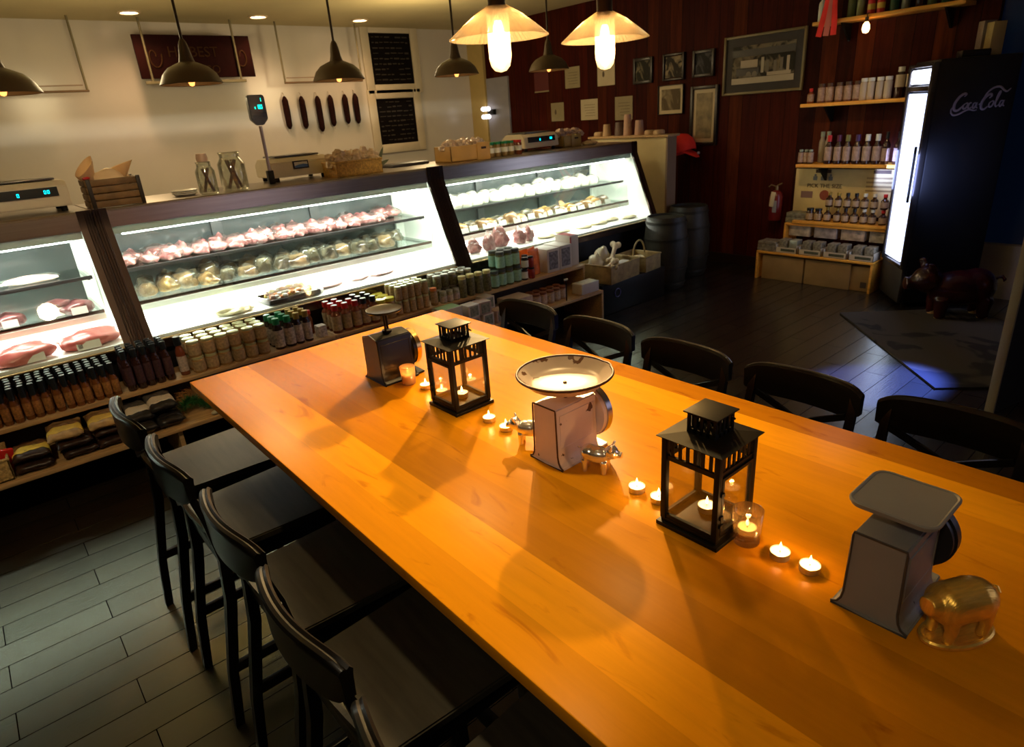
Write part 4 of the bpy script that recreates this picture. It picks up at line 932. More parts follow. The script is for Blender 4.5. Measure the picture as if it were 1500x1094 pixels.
phA = bw_mat('old_photo_a', (.02, .018, .012), (.30, .26, .16), 7, .52); phB = bw_mat('old_photo_b', (.03, .025, .018), (.34, .28, .18), 9, .5); phC = bw_mat('old_photo_c', (.015, .015, .015), (.10, .10, .11), 8, .5)
wall_frame('small black-framed old photo, leftmost of the top three on the wood wall', 4.94, 4.68, 1.835, 2.09, blk, .03, None, 0, phA)
wall_frame('small black-framed old photo, middle of the top three on the wood wall', 4.545, 4.28, 1.835, 2.09, blk, .022, None, .006, phB)
wall_frame('small black-framed dark photo, right of the top three on the wood wall', 4.18, 3.93, 1.838, 2.083, blk, .03, None, 0, phC)
creamm = mat('cream_mount', (.55, .46, .28), .5)
wall_frame('small cream-mounted landscape print under the top row of photos', 4.60, 4.28, 1.508, 1.795, blk, .006, creamm, .035, bw_mat('landscape_print', (.12, .09, .05), (.36, .30, .18), 5, .5))
wall_frame('tall narrow cream print in a wide black frame beside the red cap', 4.19, 3.87, 1.19, 1.757, blk, .032, creamm, .035, mat('mustard_print', (.26, .20, .09), .5, var=.5, vs_=9))
def truck(t, h, zb, zt):
    # the old photograph: a van parked before dark trees with people beside it, pale street
    H_ = zt-zb; g = lambda a, b_, c, d, m, n: obj(n, box(BM(), -.0145, -.0132, -h+2*h*a, -h+2*h*b_, zb+H_*c, zb+H_*d), m, t)
    li = mat('photo_light_grey', (.42, .36, .25), .4); mi = mat('photo_mid_grey', (.14, .12, .08), .4); dk = mat('photo_black', (.012, .011, .009), .4)
    g(0, 1, 0, .16, li, 'street'); g(.0, 1, .72, .90, dk, 'trees')
    g(.58, .86, .40, .62, li, 'van_body'); g(.55, .93, .22, .42, dk, 'van_chassis'); g(.05, .42, .17, .26, li, 'bench')
    for y in (.62, .72):
        b = BM(); lathe(b, [(0, 0), (.026, 0), (.026, .001), (0, .001)], 20, M=Matrix.Translation((-.0146, -h+2*h*y, zb+H_*.24)) @ Matrix.Rotation(-PI/2, 4, 'Y')); obj('wheel', b, mi, t)
    for y, a in ((.50, .66), (.42, .58), (.30, .55), (.2, .6), (.1, .63)): g(y-.022, y+.022, .26, a, li if y in (.50, .1) else mi, 'figure')
wall_frame('large framed black-and-white photograph of a van and people on the wood wall', 3.825, 3.02, 1.646, 2.157, mat('olive_gold_frame', (.20, .16, .06), .4), .022, mat('black_mount', (.02, .015, .012), .6), .07, bw_mat('old_photo_street', (.03, .028, .02), (.20, .17, .11), 8, .5), extra=truck)
notep = mat('aged_notepaper', (.30, .25, .14), .6, var=.08); notew = mat('pale_notepaper', (.52, .45, .30), .6, var=.06)
for ya, yb, za, zb, m, lab in ((6.0, 5.755, 1.868, 2.10, notep, 'plain olive paper sheet at the upper left, left of the second glass pendant'), (5.475, 5.215, 1.855, 2.10, notew, 'pale paper sheet with a small drawing, behind the second glass pendant'),
                              (6.265, 6.04, 1.507, 1.72, notep, 'olive paper sheet, lower left of the wood wall'), (5.75, 5.48, 1.50, 1.728, notew, 'plain paper sheet, lower middle of the wood wall'), (5.215, 4.96, 1.478, 1.725, notep, 'written paper sheet, lower right, above the cup stacks')):
    t = thing('pinned_sheet', lab, 'paper', (xw, (ya+yb)/2, za)); h = abs(ya-yb)/2; H_ = zb-za
    obj('sheet', box(BM(), -.004, -.001, -h, h, 0, H_), m, t)
    b = BM()
    if 'drawing' in lab or 'lower left' in lab: ell(b, (-.004, h*.3, H_*.5), (.001, .02, .035), sub=1)
    else:
        for k in range(5): box(b, -.005, -.004, -h*.7, h*random.uniform(.3, .7), H_*(.2+.13*k), H_*(.2+.13*k)+.004)
    obj('writing', b, mat('faded_ink', (.10, .07, .04), .6), t)
t = thing('red_poster', 'dark red notice with a pale strip at its foot, far left of the wood wall', 'notice', (xw, 6.42, 1.87))
obj('sheet', box(BM(), -.004, -.001, -.13, .13, 0, .22), mat('deep_red_sheet', (.10, .012, .012), .5), t); obj('foot_strip', box(BM(), -.006, -.001, -.13, .13, -.012, .004), notep, t)
# glowing white shapes by the grey door, put in for an unidentified bright thing
t = thing('white_glow', 'small bright white double glow on the grey door panel at the corner', 'lamp', (WX-.032, 7.42, 1.62))
obj('bracket', box(BM(), -.05, 0, -.10, .03, .02, .09, b=.008), blackm, t)
for z in (.10, .0):
    b = BM()
    for k in range(3): ell(b, (-.075, -.02+.055*k, z), (.035, .035, .033), sub=2)
    obj('shade', b, glow('white_spot_glow', (1, .9, .85), 2.2), t)
# red cap on a hook
t = thing('baseball_cap', 'bright red baseball cap hanging on the wood wall by the partition', 'cap', (WX-.12, 4.20, 1.185))
t.scale = (1.15, 1.15, 1.15)
redf = mat('red_cotton', (.90, .03, .02), .75, var=.1)
b = BM(); lathe(b, [(.115, -.05), (.118, .0), (.105, .05), (.07, .095), (.02, .115), (0, .117)], 28, M=Matrix.Rotation(-.3, 4, 'X')); obj('crown', b, redf, t)
b = BM(); tube(b, [(-.03, -.06, -.03), (-.03, -.13, -.055), (-.03, -.185, -.085)], [(.008, .085), (.006, .075), (.004, .03)], 10, flat=(0, .4, 1)); obj('visor', b, redf, t)
obj('button', ell(BM(), (0, .035, .108), (.012, .012, .006), sub=1), redf, t)
obj('metal_hook', ell(BM(), (-.03, -.19, -.05), (.02, .012, .014), sub=2), mat('pale_metal_clip', (.6, .55, .55), .3, .6), t)
# ------------------------------------------------------------------ shelves on the wood wall
honey = mat('honey_shelf_board', (.75, .36, .045), .45, var=.2, vs_=5, stretch=(14, 1, 14))
def wshelf(name, label, y0, y1, z, d=.23):
    t = thing(name, label, 'shelf', (WX, (y0+y1)/2, z)); h = (y1-y0)/2
    obj('board', box(BM(), -d, 0, -h, h, -.028, 0, b=.004), honey, t)
    for s in (-.75, .6): obj('bracket', prism(BM(), [(-d*.8, -.028), (-.001, -.028), (-.001, -.16), (-.02, -.16)], h*s-.008, h*s+.008, 'y', M=Matrix()), blackm, t)
    return t
wshelf('wall_shelf', 'topmost honey-coloured wall shelf with green bottles, above the fridge', 1.78, 2.88, 2.155)
wshelf('wall_shelf', 'second honey-coloured wall shelf, level with the top of the fridge', 1.975, 2.92, 1.53)
wshelf('wall_shelf', 'third honey-coloured wall shelf, above the yellow poster', 1.975, 2.91, 1.03)
b = BM(); box(b, -.23, 0, -.36, .545, -.028, 0, b=.004)
tag(obj('wall_shelf', b, honey, loc=(WX, 2.35, .535)), 'lowest honey-coloured wall shelf, carrying dark bottles before the poster', 'shelf')
XS = WX-.10
def brow(p, ys, z, xs=(WX-.17,)):
    grid(p, list(xs), ys, [z], jit=.006)
pinkl = mat('dim_pink_label', (.36, .25, .19), .55, var=.3, vs_=40)
def wbot(lab, body, cap, paper_, h=.2, r=.03, g=None, **k): return bottle('sauce_bottle', lab, 'bottle', h, r, body, cap, paper_, (.12, .6), k.get('neck', .5), k.get('capr'), g, .6, .22)
purple = mat('purple_cap', (.10, .02, .06), .4)
for y0, n, lab, cap, h in ((2.63, 3, 'short pale bottle at the left end of the third wall shelf', mat('pale_green_cap', (.3, .38, .3), .4), .12),):
    brow(bottle('sauce_bottle', lab, 'bottle', h, .024, darkb, cap, pinkl, (.1, .8), .6, None, 'short pale bottles on the third wall shelf', .7, .15), fr(2.80, 3, .05), 1.031)
for y, lab, cap in ((2.655, 'first tall sauce bottle on the third shelf, with a red cap', redc), (2.575, 'second tall sauce bottle on the third shelf, with a purple cap', purple), (2.50, 'third tall sauce bottle on the third shelf, with a green-yellow cap', mat('olive_cap', (.2, .2, .05), .4)), (2.42, 'fourth tall sauce bottle on the third shelf, with a violet cap', mat('violet_cap', (.07, .03, .12), .4)), (2.34, 'fifth tall sauce bottle on the third shelf, with a white cap', labelw), (2.26, 'sixth tall sauce bottle on the third shelf, with a white cap, nearer the fridge', labelw)):
    b = wbot(lab, darkb, cap, pinkl, .235, .033); b.location = Vector((WX-.17, y, 1.031))*U
for y, lab in ((2.19, 'slim black bottle with a thin pale label, left of three by the fridge'), (2.10, 'slim black bottle with a thin pale label, middle of three by the fridge')):
    b = bottle('wine_bottle', lab, 'bottle', .25, .03, darkb, capblack, pinkl, (.1, .5), .35, None, None, .6, .2); b.location = Vector((WX-.17, y, 1.031))*U
b = bottle('wine_bottle', 'black bottle with a yellow oval label nearest the fridge', 'bottle', .25, .034, darkb, capblack, mat('yellow_oval_label', (.45, .28, .05), .5), (.1, .45), .35); b.location = Vector((WX-.17, 2.02, 1.031))*U
brow(bottle('sauce_bottle', 'pale bottle standing behind the front row on the third shelf', 'bottle', .26, .026, mat('pale_lotion', (.34, .30, .24), .4), mat('pale_green_cap', (.3, .38, .3), .4), None, neck=.6, group='rear pale bottles on the third wall shelf'), [2.77, 2.72], 1.031, (WX-.06,))
b = wbot('red-capped small bottle at the left end of the second shelf', redsauce, redc, pinkl, .12, .028); b.location = Vector((WX-.17, 2.86, 1.531))*U
brow(bottle('spice_bottle', 'brown bottle with a pinkish label in the left group on the second shelf', 'bottle', .15, .033, mat('brown_spice', (.16, .06, .02), .3), mat('brown_cap', (.08, .04, .02), .4), pinkl, (.1, .8), .7, None, 'brown bottles on the second wall shelf'), fr(2.47, 5, .075), 1.531)
brow(bottle('spice_bottle', 'whitish bottle in the bright group of three on the second shelf', 'bottle', .165, .029, mat('ivory_plastic', (.50, .42, .30), .4), labelw, mat('ivory_plastic', (.50, .42, .30), .4), (.1, .8), .8, None, 'whitish bottles on the second wall shelf'), fr(2.245, 4, .06), 1.531)
brow(bottle('spice_bottle', 'dark bottle with a wide white label and white cap beside the fridge top', 'bottle', .225, .034, darkb, labelw, mat('ivory_plastic', (.50, .42, .30), .4), (.35, .75), .6, None, 'white-labelled dark bottles on the second wall shelf'), fr(2.005, 3, .078), 1.531)
# top shelf
for y, lab, m, h, r in ((2.84, 'small white figurine bottle at the left end of the top shelf', labelw, .2, .028), (2.60, 'green glass bottle right of the red ribbon', mat('olive_glass', (.10, .13, .04), .1), .24, .032), (2.53, 'pale green bottle on the top shelf', mat('pale_green_glass', (.24, .26, .12), .15), .24, .03),
                        (2.28, 'dark green bottle in the middle of the top shelf', mat('dark_green_glass', (.02, .07, .03), .1), .26, .034), (2.20, 'grey-green bottle right of the middle of the top shelf', mat('grey_green_glass', (.18, .2, .13), .15), .24, .03), (2.10, 'black bottle on the right half of the top shelf', darkb, .24, .032), (2.02, 'olive bottle on the right half of the top shelf', mat('olive_glass', (.10, .13, .04), .1), .25, .032), (1.93, 'dark green bottle near the right end of the top shelf', MATS['dark_green_glass'] if 'dark_green_glass' in MATS else darkb, .24, .032)):
    b = bottle('glass_bottle', lab, 'bottle', h, r, m, capblack, None, neck=.4); b.location = Vector((WX-.16, y, 2.156))*U
t = thing('red_ribbon_rosette', 'red and pink ribbon hanging over the edge of the top shelf', 'ribbon', (WX-.235, 2.74, 2.16))
for dy, m in ((-.05, redf), (0, mat('pink_ribbon', (.62, .16, .12), .6)), (.05, redf)):
    b = BM(); tube(b, [(.02, dy*.4, .25), (.0, dy*.6, .10), (-.012, dy, -.02), (-.012, dy*1.2+.01, -.12)], [(.003, .024)]*4, 6, flat=(1, 0, 0)); obj('ribbon_tail', b, m, t)
for y, lab in ((2.44, 'small red and yellow tin left of the bare bulb on the top shelf'), (2.37, 'small red and yellow tin right above the bare bulb')):
    t = thing('small_tin', lab, 'tin', (WX-.18, y, 2.156)); obj('tin', cyl(BM(), 0, 0, 0, .10, .028), redc, t); obj('yellow_band', lathe(BM(), [(.0285, .03), (.029, .03), (.029, .07), (.0285, .07)], 20), mat('tin_yellow', (.6, .42, .05), .4), t)
t = thing('bare_bulb', 'small glowing bulb hanging under the edge of the top shelf', 'bulb', (WX-.25, 2.435, 2.06))
obj('glass_bulb', lathe(BM(), [(0, -.04), (.02, -.034), (.028, -.01), (.024, .02), (.012, .04), (0, .04)], 20), glow('shelf_bulb_glow', (1, .50, .16), 14), t)
c = BM(); cyl(c, 0, 0, .04, .075, .013); tube(c, [(0, 0, .07), (.0, 0, .1), (.03, 0, .1)], .004); obj('socket', c, bronze, t)
lamp('bulb_light', 'POINT', (0, 0, -.01), 1.6, (1, .5, .2), .03, parent=t, k=K)
# poster under the third shelf
t = thing('price_poster', 'yellowish product poster reading PICK THE SIZE, on the wood wall under the third shelf', 'poster', (WX-.002, 2.45, .57))
obj('poster_sheet', box(BM(), -.010, 0, -.555, .555, 0, .40), mat('poster_yellow', (.62, .50, .22), .55, var=.15, vs_=4), t)
def wtext(s, y, z, size, m, name='lettering'):
    lt = text_bm(s, size, .0008); lt.transform(Matrix.Translation((0, 0, z)) @ Matrix()); lt.transform(Matrix.Translation((-.012, y, 0)) @ Matrix.Rotation(-PI/2, 4, 'Z')); return obj(name, lt, m, t, smooth=False)
inkb = mat('poster_brown_ink', (.08, .045, .02), .6)
wtext('PICK THE SIZE', .28, .235, .05, inkb)
for yy in (.30, -.20):
    b = BM(); box(b, -.0125, -.010, yy-.07, yy+.07, .365, .395); obj('dark_header', b, inkb, t)
b = BM()
for yy in (.37, .30, .23): box(b, -.0125, -.010, yy-.018, yy+.018, .30, .335); ell(b, (-.0115, yy, .345), (.001, .012, .012), sub=1)
obj('bottle_icons', b, mat('poster_grey_blue', (.16, .17, .17), .6), t)
b = BM()
for r in range(4): box(b, -.0115, -.010, -.42+.03*r, -.08+.0*r, .32-.035*r, .335-.035*r)
obj('text_lines', b, mat('poster_faded_text', (.28, .20, .08), .6), t)
b = BM(); box(b, -.012, -.010, .38, .49, .14, .20); obj('pink_print', b, mat('poster_mauve', (.24, .14, .12), .6), t)
b = BM(); lathe(b, [(0, 0), (.045, 0), (.045, .002), (0, .002)], 24, M=Matrix.Translation((-.010, .27, .17)) @ Matrix.Rotation(-PI/2, 4, 'Y')); obj('red_seal', b, mat('poster_red', (.26, .05, .02), .6), t)
# dark bottles in two tiers before the poster
brown = mat('brown_glass', (.05, .02, .008), .12, spec=.7); ring = mat('gold_bottle_label', (.42, .30, .18), .5, var=.2, vs_=30)
for i, (cap, ln) in enumerate(((mat('yellow_neck_cap', (.32, .22, .03), .4), 'yellow caps'), (capblack, 'dark caps'), (labelw, 'white caps'), (redc, 'red caps'))):
    ys = [[2.60, 2.52], [2.445, 2.37], [2.295, 2.22], [2.14, 2.06]][i]
    grid(bottle('vinegar_bottle', 'brown bottle with a round gold label and %s on the lowest wall shelf' % ln, 'bottle', .125, .031, brown, cap, ring, (.12, .5), .45, None, 'bottles with %s on the lowest wall shelf' % ln, .55, .2), [WX-.17], ys, [.536, .665], jit=.003)
for y in (2.76, 2.685):
    b = bottle('mustard_jar', 'squat dark tan-labelled jar, %s of two at the left of the lowest wall shelf' % ('left' if y > 2.7 else 'right'), 'jar', .11, .034, brown, capblack, tlab, (.1, .6), .8); b.location = Vector((WX-.17, y, .536))*U
for y, lab in ((2.64, 'row-end'),): pass
# fire extinguisher-like red bottle with a tag
t = thing('fire_extinguisher', 'dark red fire extinguisher with a pale hanging tag on the wood wall', 'fire extinguisher', (WX-.09, 3.14, .50))
obj('cylinder', lathe(BM(), [(0, 0), (.055, 0), (.06, .01), (.06, .22), (.045, .26), (.018, .28), (0, .28)], 24), mat('deep_red_enamel', (.16, .01, .01), .3), t)
b = BM(); cyl(b, 0, 0, .28, .32, .014); tube(b, [(0, 0, .31), (-.02, .05, .33), (-.02, .07, .31)], .006); tube(b, [(0, 0, .32), (0, -.05, .345)], .006); obj('valve', b, mat('brass_valve', (.35, .25, .12), .35, .8), t)
obj('hang_tag', box(BM(), -.068, -.065, .005, .05, .13, .27, b=.001, M=Matrix.Rotation(.12, 4, 'X')), notew, t)
obj('label_patch', box(BM(), -.0625, -.058, -.04, .0, .08, .19), mat('grey_blue_label', (.25, .25, .28), .5), t)
# wooden display steps with boxes
DX = 5.80
t = thing('display_stand', 'stepped honey wood display stand on the floor left of the fridge', 'shelf unit', (WX, 2.50, 0))
b = BM(); box(b, -.42, -.001, -.43, .62, .245, .265, b=.003); obj('lower_board', b, honey, t)
for a in (.60, -.43): obj('side_panel', box(BM(), -.42, -.0, a, a+.02, 0, .245, b=.002), honey, t)
b = BM(); box(b, -.22, -.001, -.43, .47, .485, .505, b=.003); box(b, -.22, -.001, .45, .47, .265, .485); obj('upper_box', b, honey, t)
card = mat('brown_cardboard', (.30, .19, .07), .7, var=.12, vs_=6)
for i, (y, w_, dpt, h, lab) in enumerate(((2.87, .40, .30, .225, 'left closed brown cardboard carton under the display stand'), (2.455, .40, .30, .225, 'middle closed brown cardboard carton under the display stand'), (2.18, .16, .26, .21, 'right small carton with dark prints beside the fridge foot'))):
    tt = thing('cardboard_carton', lab, 'carton', (WX-.24, y, 0)); obj('carton', box(BM(), -dpt/2, dpt/2, -w_/2, w_/2, 0, h, b=.004), card, tt)
    obj('tape', box(BM(), -dpt/2-.001, dpt/2, -w_*.5, w_*.5, h, h+.001) if i < 2 else box(BM(), -dpt/2-.001, -dpt/2, -.06, -.01, .03, .08), card if i < 2 else mat('dark_print', (.05, .03, .03), .6), tt)
greyb = mat('grey_small_packet', (.20, .18, .13), .5, var=.5, vs_=60); trayw = mat('white_display_tray', (.52, .46, .36), .5)
for k in range(4):
    y = 2.84-.22*k
    tt = thing('display_tray', ['leftmost', 'second', 'third', 'rightmost'][k]+' white-fronted tray of small grey packets on the display stand', 'display tray', (WX-.33, y, .266), group='trays on the display stand')
    b = BM(); box(b, -.075, -.07, -.10, .10, 0, .05); box(b, -.075, .07, -.10, -.095, 0, .07); box(b, -.075, .07, .095, .10, 0, .07); box(b, -.075, .07, -.10, .10, 0, .004); obj('tray', b, trayw, tt)
    b = BM(); box(b, -.0765, -.075, -.08, .05, .015, .037); obj('print_strip', b, mat('dark_green_print', (.06, .07, .04), .6, var=.6, vs_=60), tt)
    for q in (-.05, .045):
        tag(obj('packet', box(BM(), -.05, .05, -.038, .038, 0, .11, b=.006), greyb if not (k == 0 and q < 0) else mat('foil_packet', (.45, .48, .40), .25, .5), loc=(WX-.33, y+q, .272)), 'small upright grey packet in a tray on the display stand' if not (k == 0 and q < 0) else 'bright foil packet in the leftmost tray of the display stand', 'packet', 'grey packets in the trays' if not (k == 0 and q < 0) else None)
for k in range(4):
    tag(obj('printed_carton', box(BM(), -.06, .06, -.10, .10, 0, .095, b=.002), mat('pale_printed_carton%d' % k, ((.50, .44, .34), (.42, .37, .36), (.50, .40, .30), (.44, .40, .32))[k], .5, var=.45, vs_=18), loc=(WX-.12, 2.84-.24*k, .385)), ['leftmost pale carton with green print', 'second pale carton with mauve print', 'third pale carton with red print', 'rightmost pale carton, by the fridge'][k]+' behind the trays of the display stand', 'carton')
tag(obj('book_stack', box(box(box(BM(), -.08, .08, -.09, .09, 0, .03, b=.003), -.078, .08, -.088, .09, .031, .06, b=.003), -.08, .076, -.09, .086, .061, .09, b=.003), mat('grey_tins', (.20, .17, .12), .5, var=.5, vs_=30), loc=(WX-.33, 3.03, .266)), 'small stack of grey-brown cartons at the left end of the display stand', 'cartons')
tag(obj('carton_stack', box(box(BM(), -.07, .07, -.10, .10, 0, .045, b=.003), -.07, .07, -.10, .095, .046, .09, b=.003), mat('grey_green_cartons', (.19, .18, .12), .5, var=.5, vs_=30), loc=(WX-.12, 2.88, .506)), 'grey-green flat cartons at the left of the dark bottles', 'cartons')

# ------------------------------------------------------------------ drinks fridge
FA = math.atan2(-.788, .616)
t = thing('drinks_fridge', 'tall black drinks fridge with a lit blue-white door and Coca-Cola on its side', 'fridge', (5.408, 1.762, 0), FA)
# local x runs along the black side (away from the lit front), local y runs back along the front face
FD, FW, FH = .53, .46, 1.77
body = mat('black_fridge_panel', (.006, .006, .007), .45, spec=.35)
obj('cabinet', box(BM(), .03, FD, .0, FW, .03, FH, b=.012), body, t)
df = BM()
for a in ((.0, .035, .30, FH-.015), (FW-.035, FW, .30, FH-.015)): box(df, -.012, .03, a[0], a[1], a[2], a[3], b=.006)
box(df, -.012, .03, .035, FW-.035, .30, .33, b=.004); box(df, -.012, .03, .035, FW-.035, FH-.20, FH-.165, b=.004); box(df, -.012, .03, .035, FW-.035, FH-.04, FH-.015, b=.004)
obj('door_frame', df, mat('dark_chrome_frame', (.10, .09, .09), .25, .8), t)
obj('kick_plate', box(BM(), .0, .03, .01, FW-.01, .03, .295, b=.006), mat('dark_grey_kick', (.035, .03, .025), .5), t)
lp = BM(); box(lp, -.004, .02, .075, FW-.060, .345, FH-.215); obj('lit_door_glass', lp, glow('cold_fridge_light', (.62, .70, 1.0), 3.2), t)
lp = BM(); box(lp, -.006, .02, .05, FW-.05, FH-.15, FH-.055, b=.01); obj('lit_header_sign', lp, glow('header_glow', (.75, .8, 1.0), 5.0), t)
hb = BM(); box(hb, -.03, -.012, .05, .065, .8, 1.2, b=.005); obj('door_handle', hb, blackm, t)
for x in (.06, FD-.03):
    for y in (.04, FW-.04): obj('foot', cyl(BM(), x, y, 0, .03, .02), blackm, t)
lamp('fridge_light', 'AREA', (-.03, FW/2, 1.0), 13, (.35, .45, 1.0), .3*K, 1.2*K, rot=(0, -PI/2, 0), parent=t, k=K)
# script logo drawn stroke by stroke on the side (local x-z plane at y = 0)
def logo(t):
    b = BM(); S = .34; ox, oz = .145, 1.43
    def st(pts, w0=.0032, w1=.006):
        P = [Vector((ox+S*x, -.0022, oz+S*(z*.30))) for x, z in pts]
        # smooth the hand-drawn points
        Q = []
        for i in range(len(P)-1):
            p0, p1, p2, p3 = P[max(i-1, 0)], P[i], P[i+1], P[min(i+2, len(P)-1)]
            for k in range(5):
                u = k/5; Q.append(.5*((2*p1)+(p2-p0)*u+(2*p0-5*p1+4*p2-p3)*u*u+(3*p1-p0-3*p2+p3)*u**3))
        Q.append(P[-1]); n = len(Q)
        tube(b, Q, [(.0012, w0+(w1-w0)*math.sin(PI*i/(n-1))**.7) for i in range(n)], 6, flat=(0, 1, 0))
    # first C: hook, bowl and the long underline tail
    st([(.20, .86), (.235, 1.0), (.19, 1.05), (.11, .85), (.045, .45), (.05, .08), (.11, .0), (.17, .16), (.20, .30)], .003, .009)
    st([(.05, .30), (.0, .12), (.005, -.12), (.06, -.28), (.16, -.22), (.27, -.02), (.34, .02), (.42, -.06), (.47, -.02)], .003, .006)
    # o c a
    st([(.245, .42), (.21, .30), (.215, .12), (.25, .10), (.285, .28), (.28, .44), (.245, .42)], .003, .006)
    st([(.355, .44), (.32, .42), (.30, .22), (.325, .08), (.365, .18)], .003, .006)
    st([(.44, .42), (.40, .40), (.385, .20), (.405, .08), (.44, .24), (.455, .44), (.448, .18), (.475, .08)], .003, .006)
    # hyphen
    st([(.49, .30), (.53, .36)], .003, .005)
    # second C with the flourish that runs over the l
    st([(.66, .66), (.70, .80), (.675, .92), (.60, .78), (.54, .42), (.545, .06), (.60, -.02), (.66, .14)], .003, .009)
    st([(.56, .55), (.60, .95), (.70, 1.28), (.82, 1.34), (.90, 1.12), (.96, 1.02), (1.02, 1.20)], .003, .007)
    # o l a
    st([(.715, .46), (.68, .34), (.685, .14), (.72, .12), (.755, .30), (.75, .47), (.715, .46)], .003, .006)
    st([(.79, .30), (.85, .95), (.84, 1.05), (.81, .8), (.79, .3), (.81, .10), (.845, .2)], .003, .006)
    st([(.92, .46), (.88, .43), (.865, .22), (.885, .10), (.92, .26), (.94, .48), (.93, .20), (.96, .10)], .003, .006)
    obj('script_lettering', b, mat('greyed_lettering', (.20, .155, .155), .5), t)
logo(t)
# things on top of the fridge
for x, y, w_, h, lab, m in ((.40, .16, .10, .21, 'pale yellow carton standing on top of the fridge, left of the pair', mat('pale_yellow_carton', (.36, .27, .10), .5)), (.40, .30, .09, .23, 'greyish carton standing on top of the fridge, right of the pair', mat('greyish_carton', (.24, .18, .13), .5))):
    P = Matrix.Rotation(FA, 3, 'Z') @ Vector((x, y, 0))+Vector((5.408, 1.762, FH))
    tag(obj('tall_carton', box(BM(), -.04, .04, -w_/2, w_/2, 0, h, b=.004), m, loc=P, rz=FA), lab, 'carton')
P = Matrix.Rotation(FA, 3, 'Z') @ Vector((.30, .12, 0))+Vector((5.408, 1.762, FH))
tag(obj('black_case', box(BM(), -.12, .06, -.05, .05, 0, .045, b=.008), body, loc=P, rz=FA), 'low black case on top of the fridge in front of the cartons', 'case')

# ------------------------------------------------------------------ rug, red pig statue, black partition
def rot2(u, v, o=(5.0, 2.02)): 
    d = Vector((-.729, -.685)); e = Vector((.685, -.729)); return Vector((o[0]+d.x*u+e.x*v, o[1]+d.y*u+e.y*v))
rugm = mat('dark_patterned_rug', (.05, .042, .03), .9, var=.2, vs_=5)
nt = rugm.node_tree
for n in nt.nodes:
    if n.type == 'VALTORGB': n.color_ramp.elements[0].color = (.012, .010, .008, 1); n.color_ramp.elements[1].color = (.062, .050, .034, 1); n.color_ramp.elements[0].position = .40; n.color_ramp.elements[1].position = .46
    if n.type == 'TEX_NOISE': n.inputs['Scale'].default_value = 2.4; n.inputs['Detail'].default_value = 2; n.inputs['Distortion'].default_value = 1.5
b = BM(); pl_ = [rot2(0, 0), rot2(1.47, 0), rot2(1.47, 1.15), rot2(0, .95)]
prism(b, [(p.x, p.y) for p in pl_], 0.001, .012, 'z'); tag(obj('patterned_rug', b, rugm), 'dark rug with black blotches lying diagonally in front of the fridge', 'rug')
def pig(b, L, leg=.42, snout_len=1):
    """pig facing +x, body length L, feet at z=0 (overlapping forms, fused by a remesh)"""
    h = L*leg*.56; r = L*.30
    ell(b, (0, 0, h+r*.72), (L*.46, r*.88, r*.86), sub=3); ell(b, (-L*.2, 0, h+r*.8), (L*.26, r*.86, r*.88), sub=3)
    ell(b, (L*.46, 0, h+r*1.18), (L*.20, r*.66, r*.68), sub=3)
    tube(b, [(L*.52, 0, h+r*1.12), (L*.70, 0, h+r*1.0), (L*.75, 0, h+r*1.0)], [r*.40, r*.30, r*.34], 14)
    for s in (-1, 1):
        tube(b, [(L*.44, s*r*.42, h+r*1.6), (L*.50, s*r*.60, h+r*2.05), (L*.54, s*r*.62, h+r*2.1)], [(r*.12, r*.26), (r*.09, r*.2), (r*.03, r*.04)], 8)
        for x in (-.30, .26): tube(b, [(L*x, s*r*.45, h+r*.3), (L*(x+.01), s*r*.48, h*.45), (L*x, s*r*.48, 0)], [r*.38, r*.27, r*.25], 12)
    tube(b, [(-L*.44, 0, h+r*1.1), (-L*.52, .0, h+r*1.3), (-L*.55, r*.15, h+r*1.15), (-L*.52, r*.1, h+r*1.02)], r*.08, 8)
t = thing('pig_statue', 'large dark red glossy pig statue with pale hooves standing by the fridge', 'statue', (5.40, 1.36, .012), rz=math.radians(128))
b = BM(); pig(b, .50, .36); obj('pig_body', b, mat('oxblood_glaze', (.030, .003, .003), .25, coat=.2), t, remesh=.012)
for x, s in ((-.30, 1), (.26, 1), (-.30, -1), (.26, -1)):
    b = BM(); lathe(b, [(0, 0), (.034, 0), (.030, .035), (0, .036)], 14, (.5*x, s*.135*.48, 0)); obj('hoof', b, mat('tan_hoof', (.40, .22, .06), .4), t)
P = thing('dark_partition', 'tall black partition with a pale metal edge at the right of the view', 'partition', (3.79, .72, 0), rz=-.25)
obj('panel', box(BM(), .012, 1.2, -.02, .02, 0, 2.0, b=.004), mat('flat_black_panel', (.008, .007, .007), .6), P)
obj('edge_trim', box(BM(), 0, .012, -.022, .022, 0, 2.0, b=.002), mat('dull_brass_edge', (.28, .23, .14), .4, .3), P)

# ================================================================== THE COMMUNAL TABLE
setU(1)
TZ = .87; TX0, TX1, TY0, TY1 = .493, 1.687, -.55, 2.580
table_top = mat_planks('honey_maple_boards', [(.46, .165, .002), (.82, .33, .005), (.60, .225, .003), (.88, .37, .006), (.52, .185, .002)], 0, .125, rough=.27, grain=(14, .9, 8), gscale=3.2, gamt=.12, coat=0, lenv=None, spec=.05, streak=(5.5, (2.2, .6, 1)))
t = thing('communal_table', 'long honey-coloured plank table filling the foreground', 'table', (1.09, 1.015, 0))
hx, hy = (TX1-TX0)/2, (TY1-TY0)/2
obj('tabletop', box(BM(), -hx, hx, -hy, hy, TZ-.032, TZ, b=.0035), table_top, t)
ap = BM(); 
for a in ((-hx+.24, -hx+.265, -hy+.18, hy-.25), (hx-.265, hx-.24, -hy+.18, hy-.25), (-hx+.24, hx-.24, -hy+.18, -hy+.205), (-hx+.24, hx-.24, hy-.275, hy-.25)): box(ap, *a, TZ-.12, TZ-.0325)
obj('apron', ap, blackwood, t)
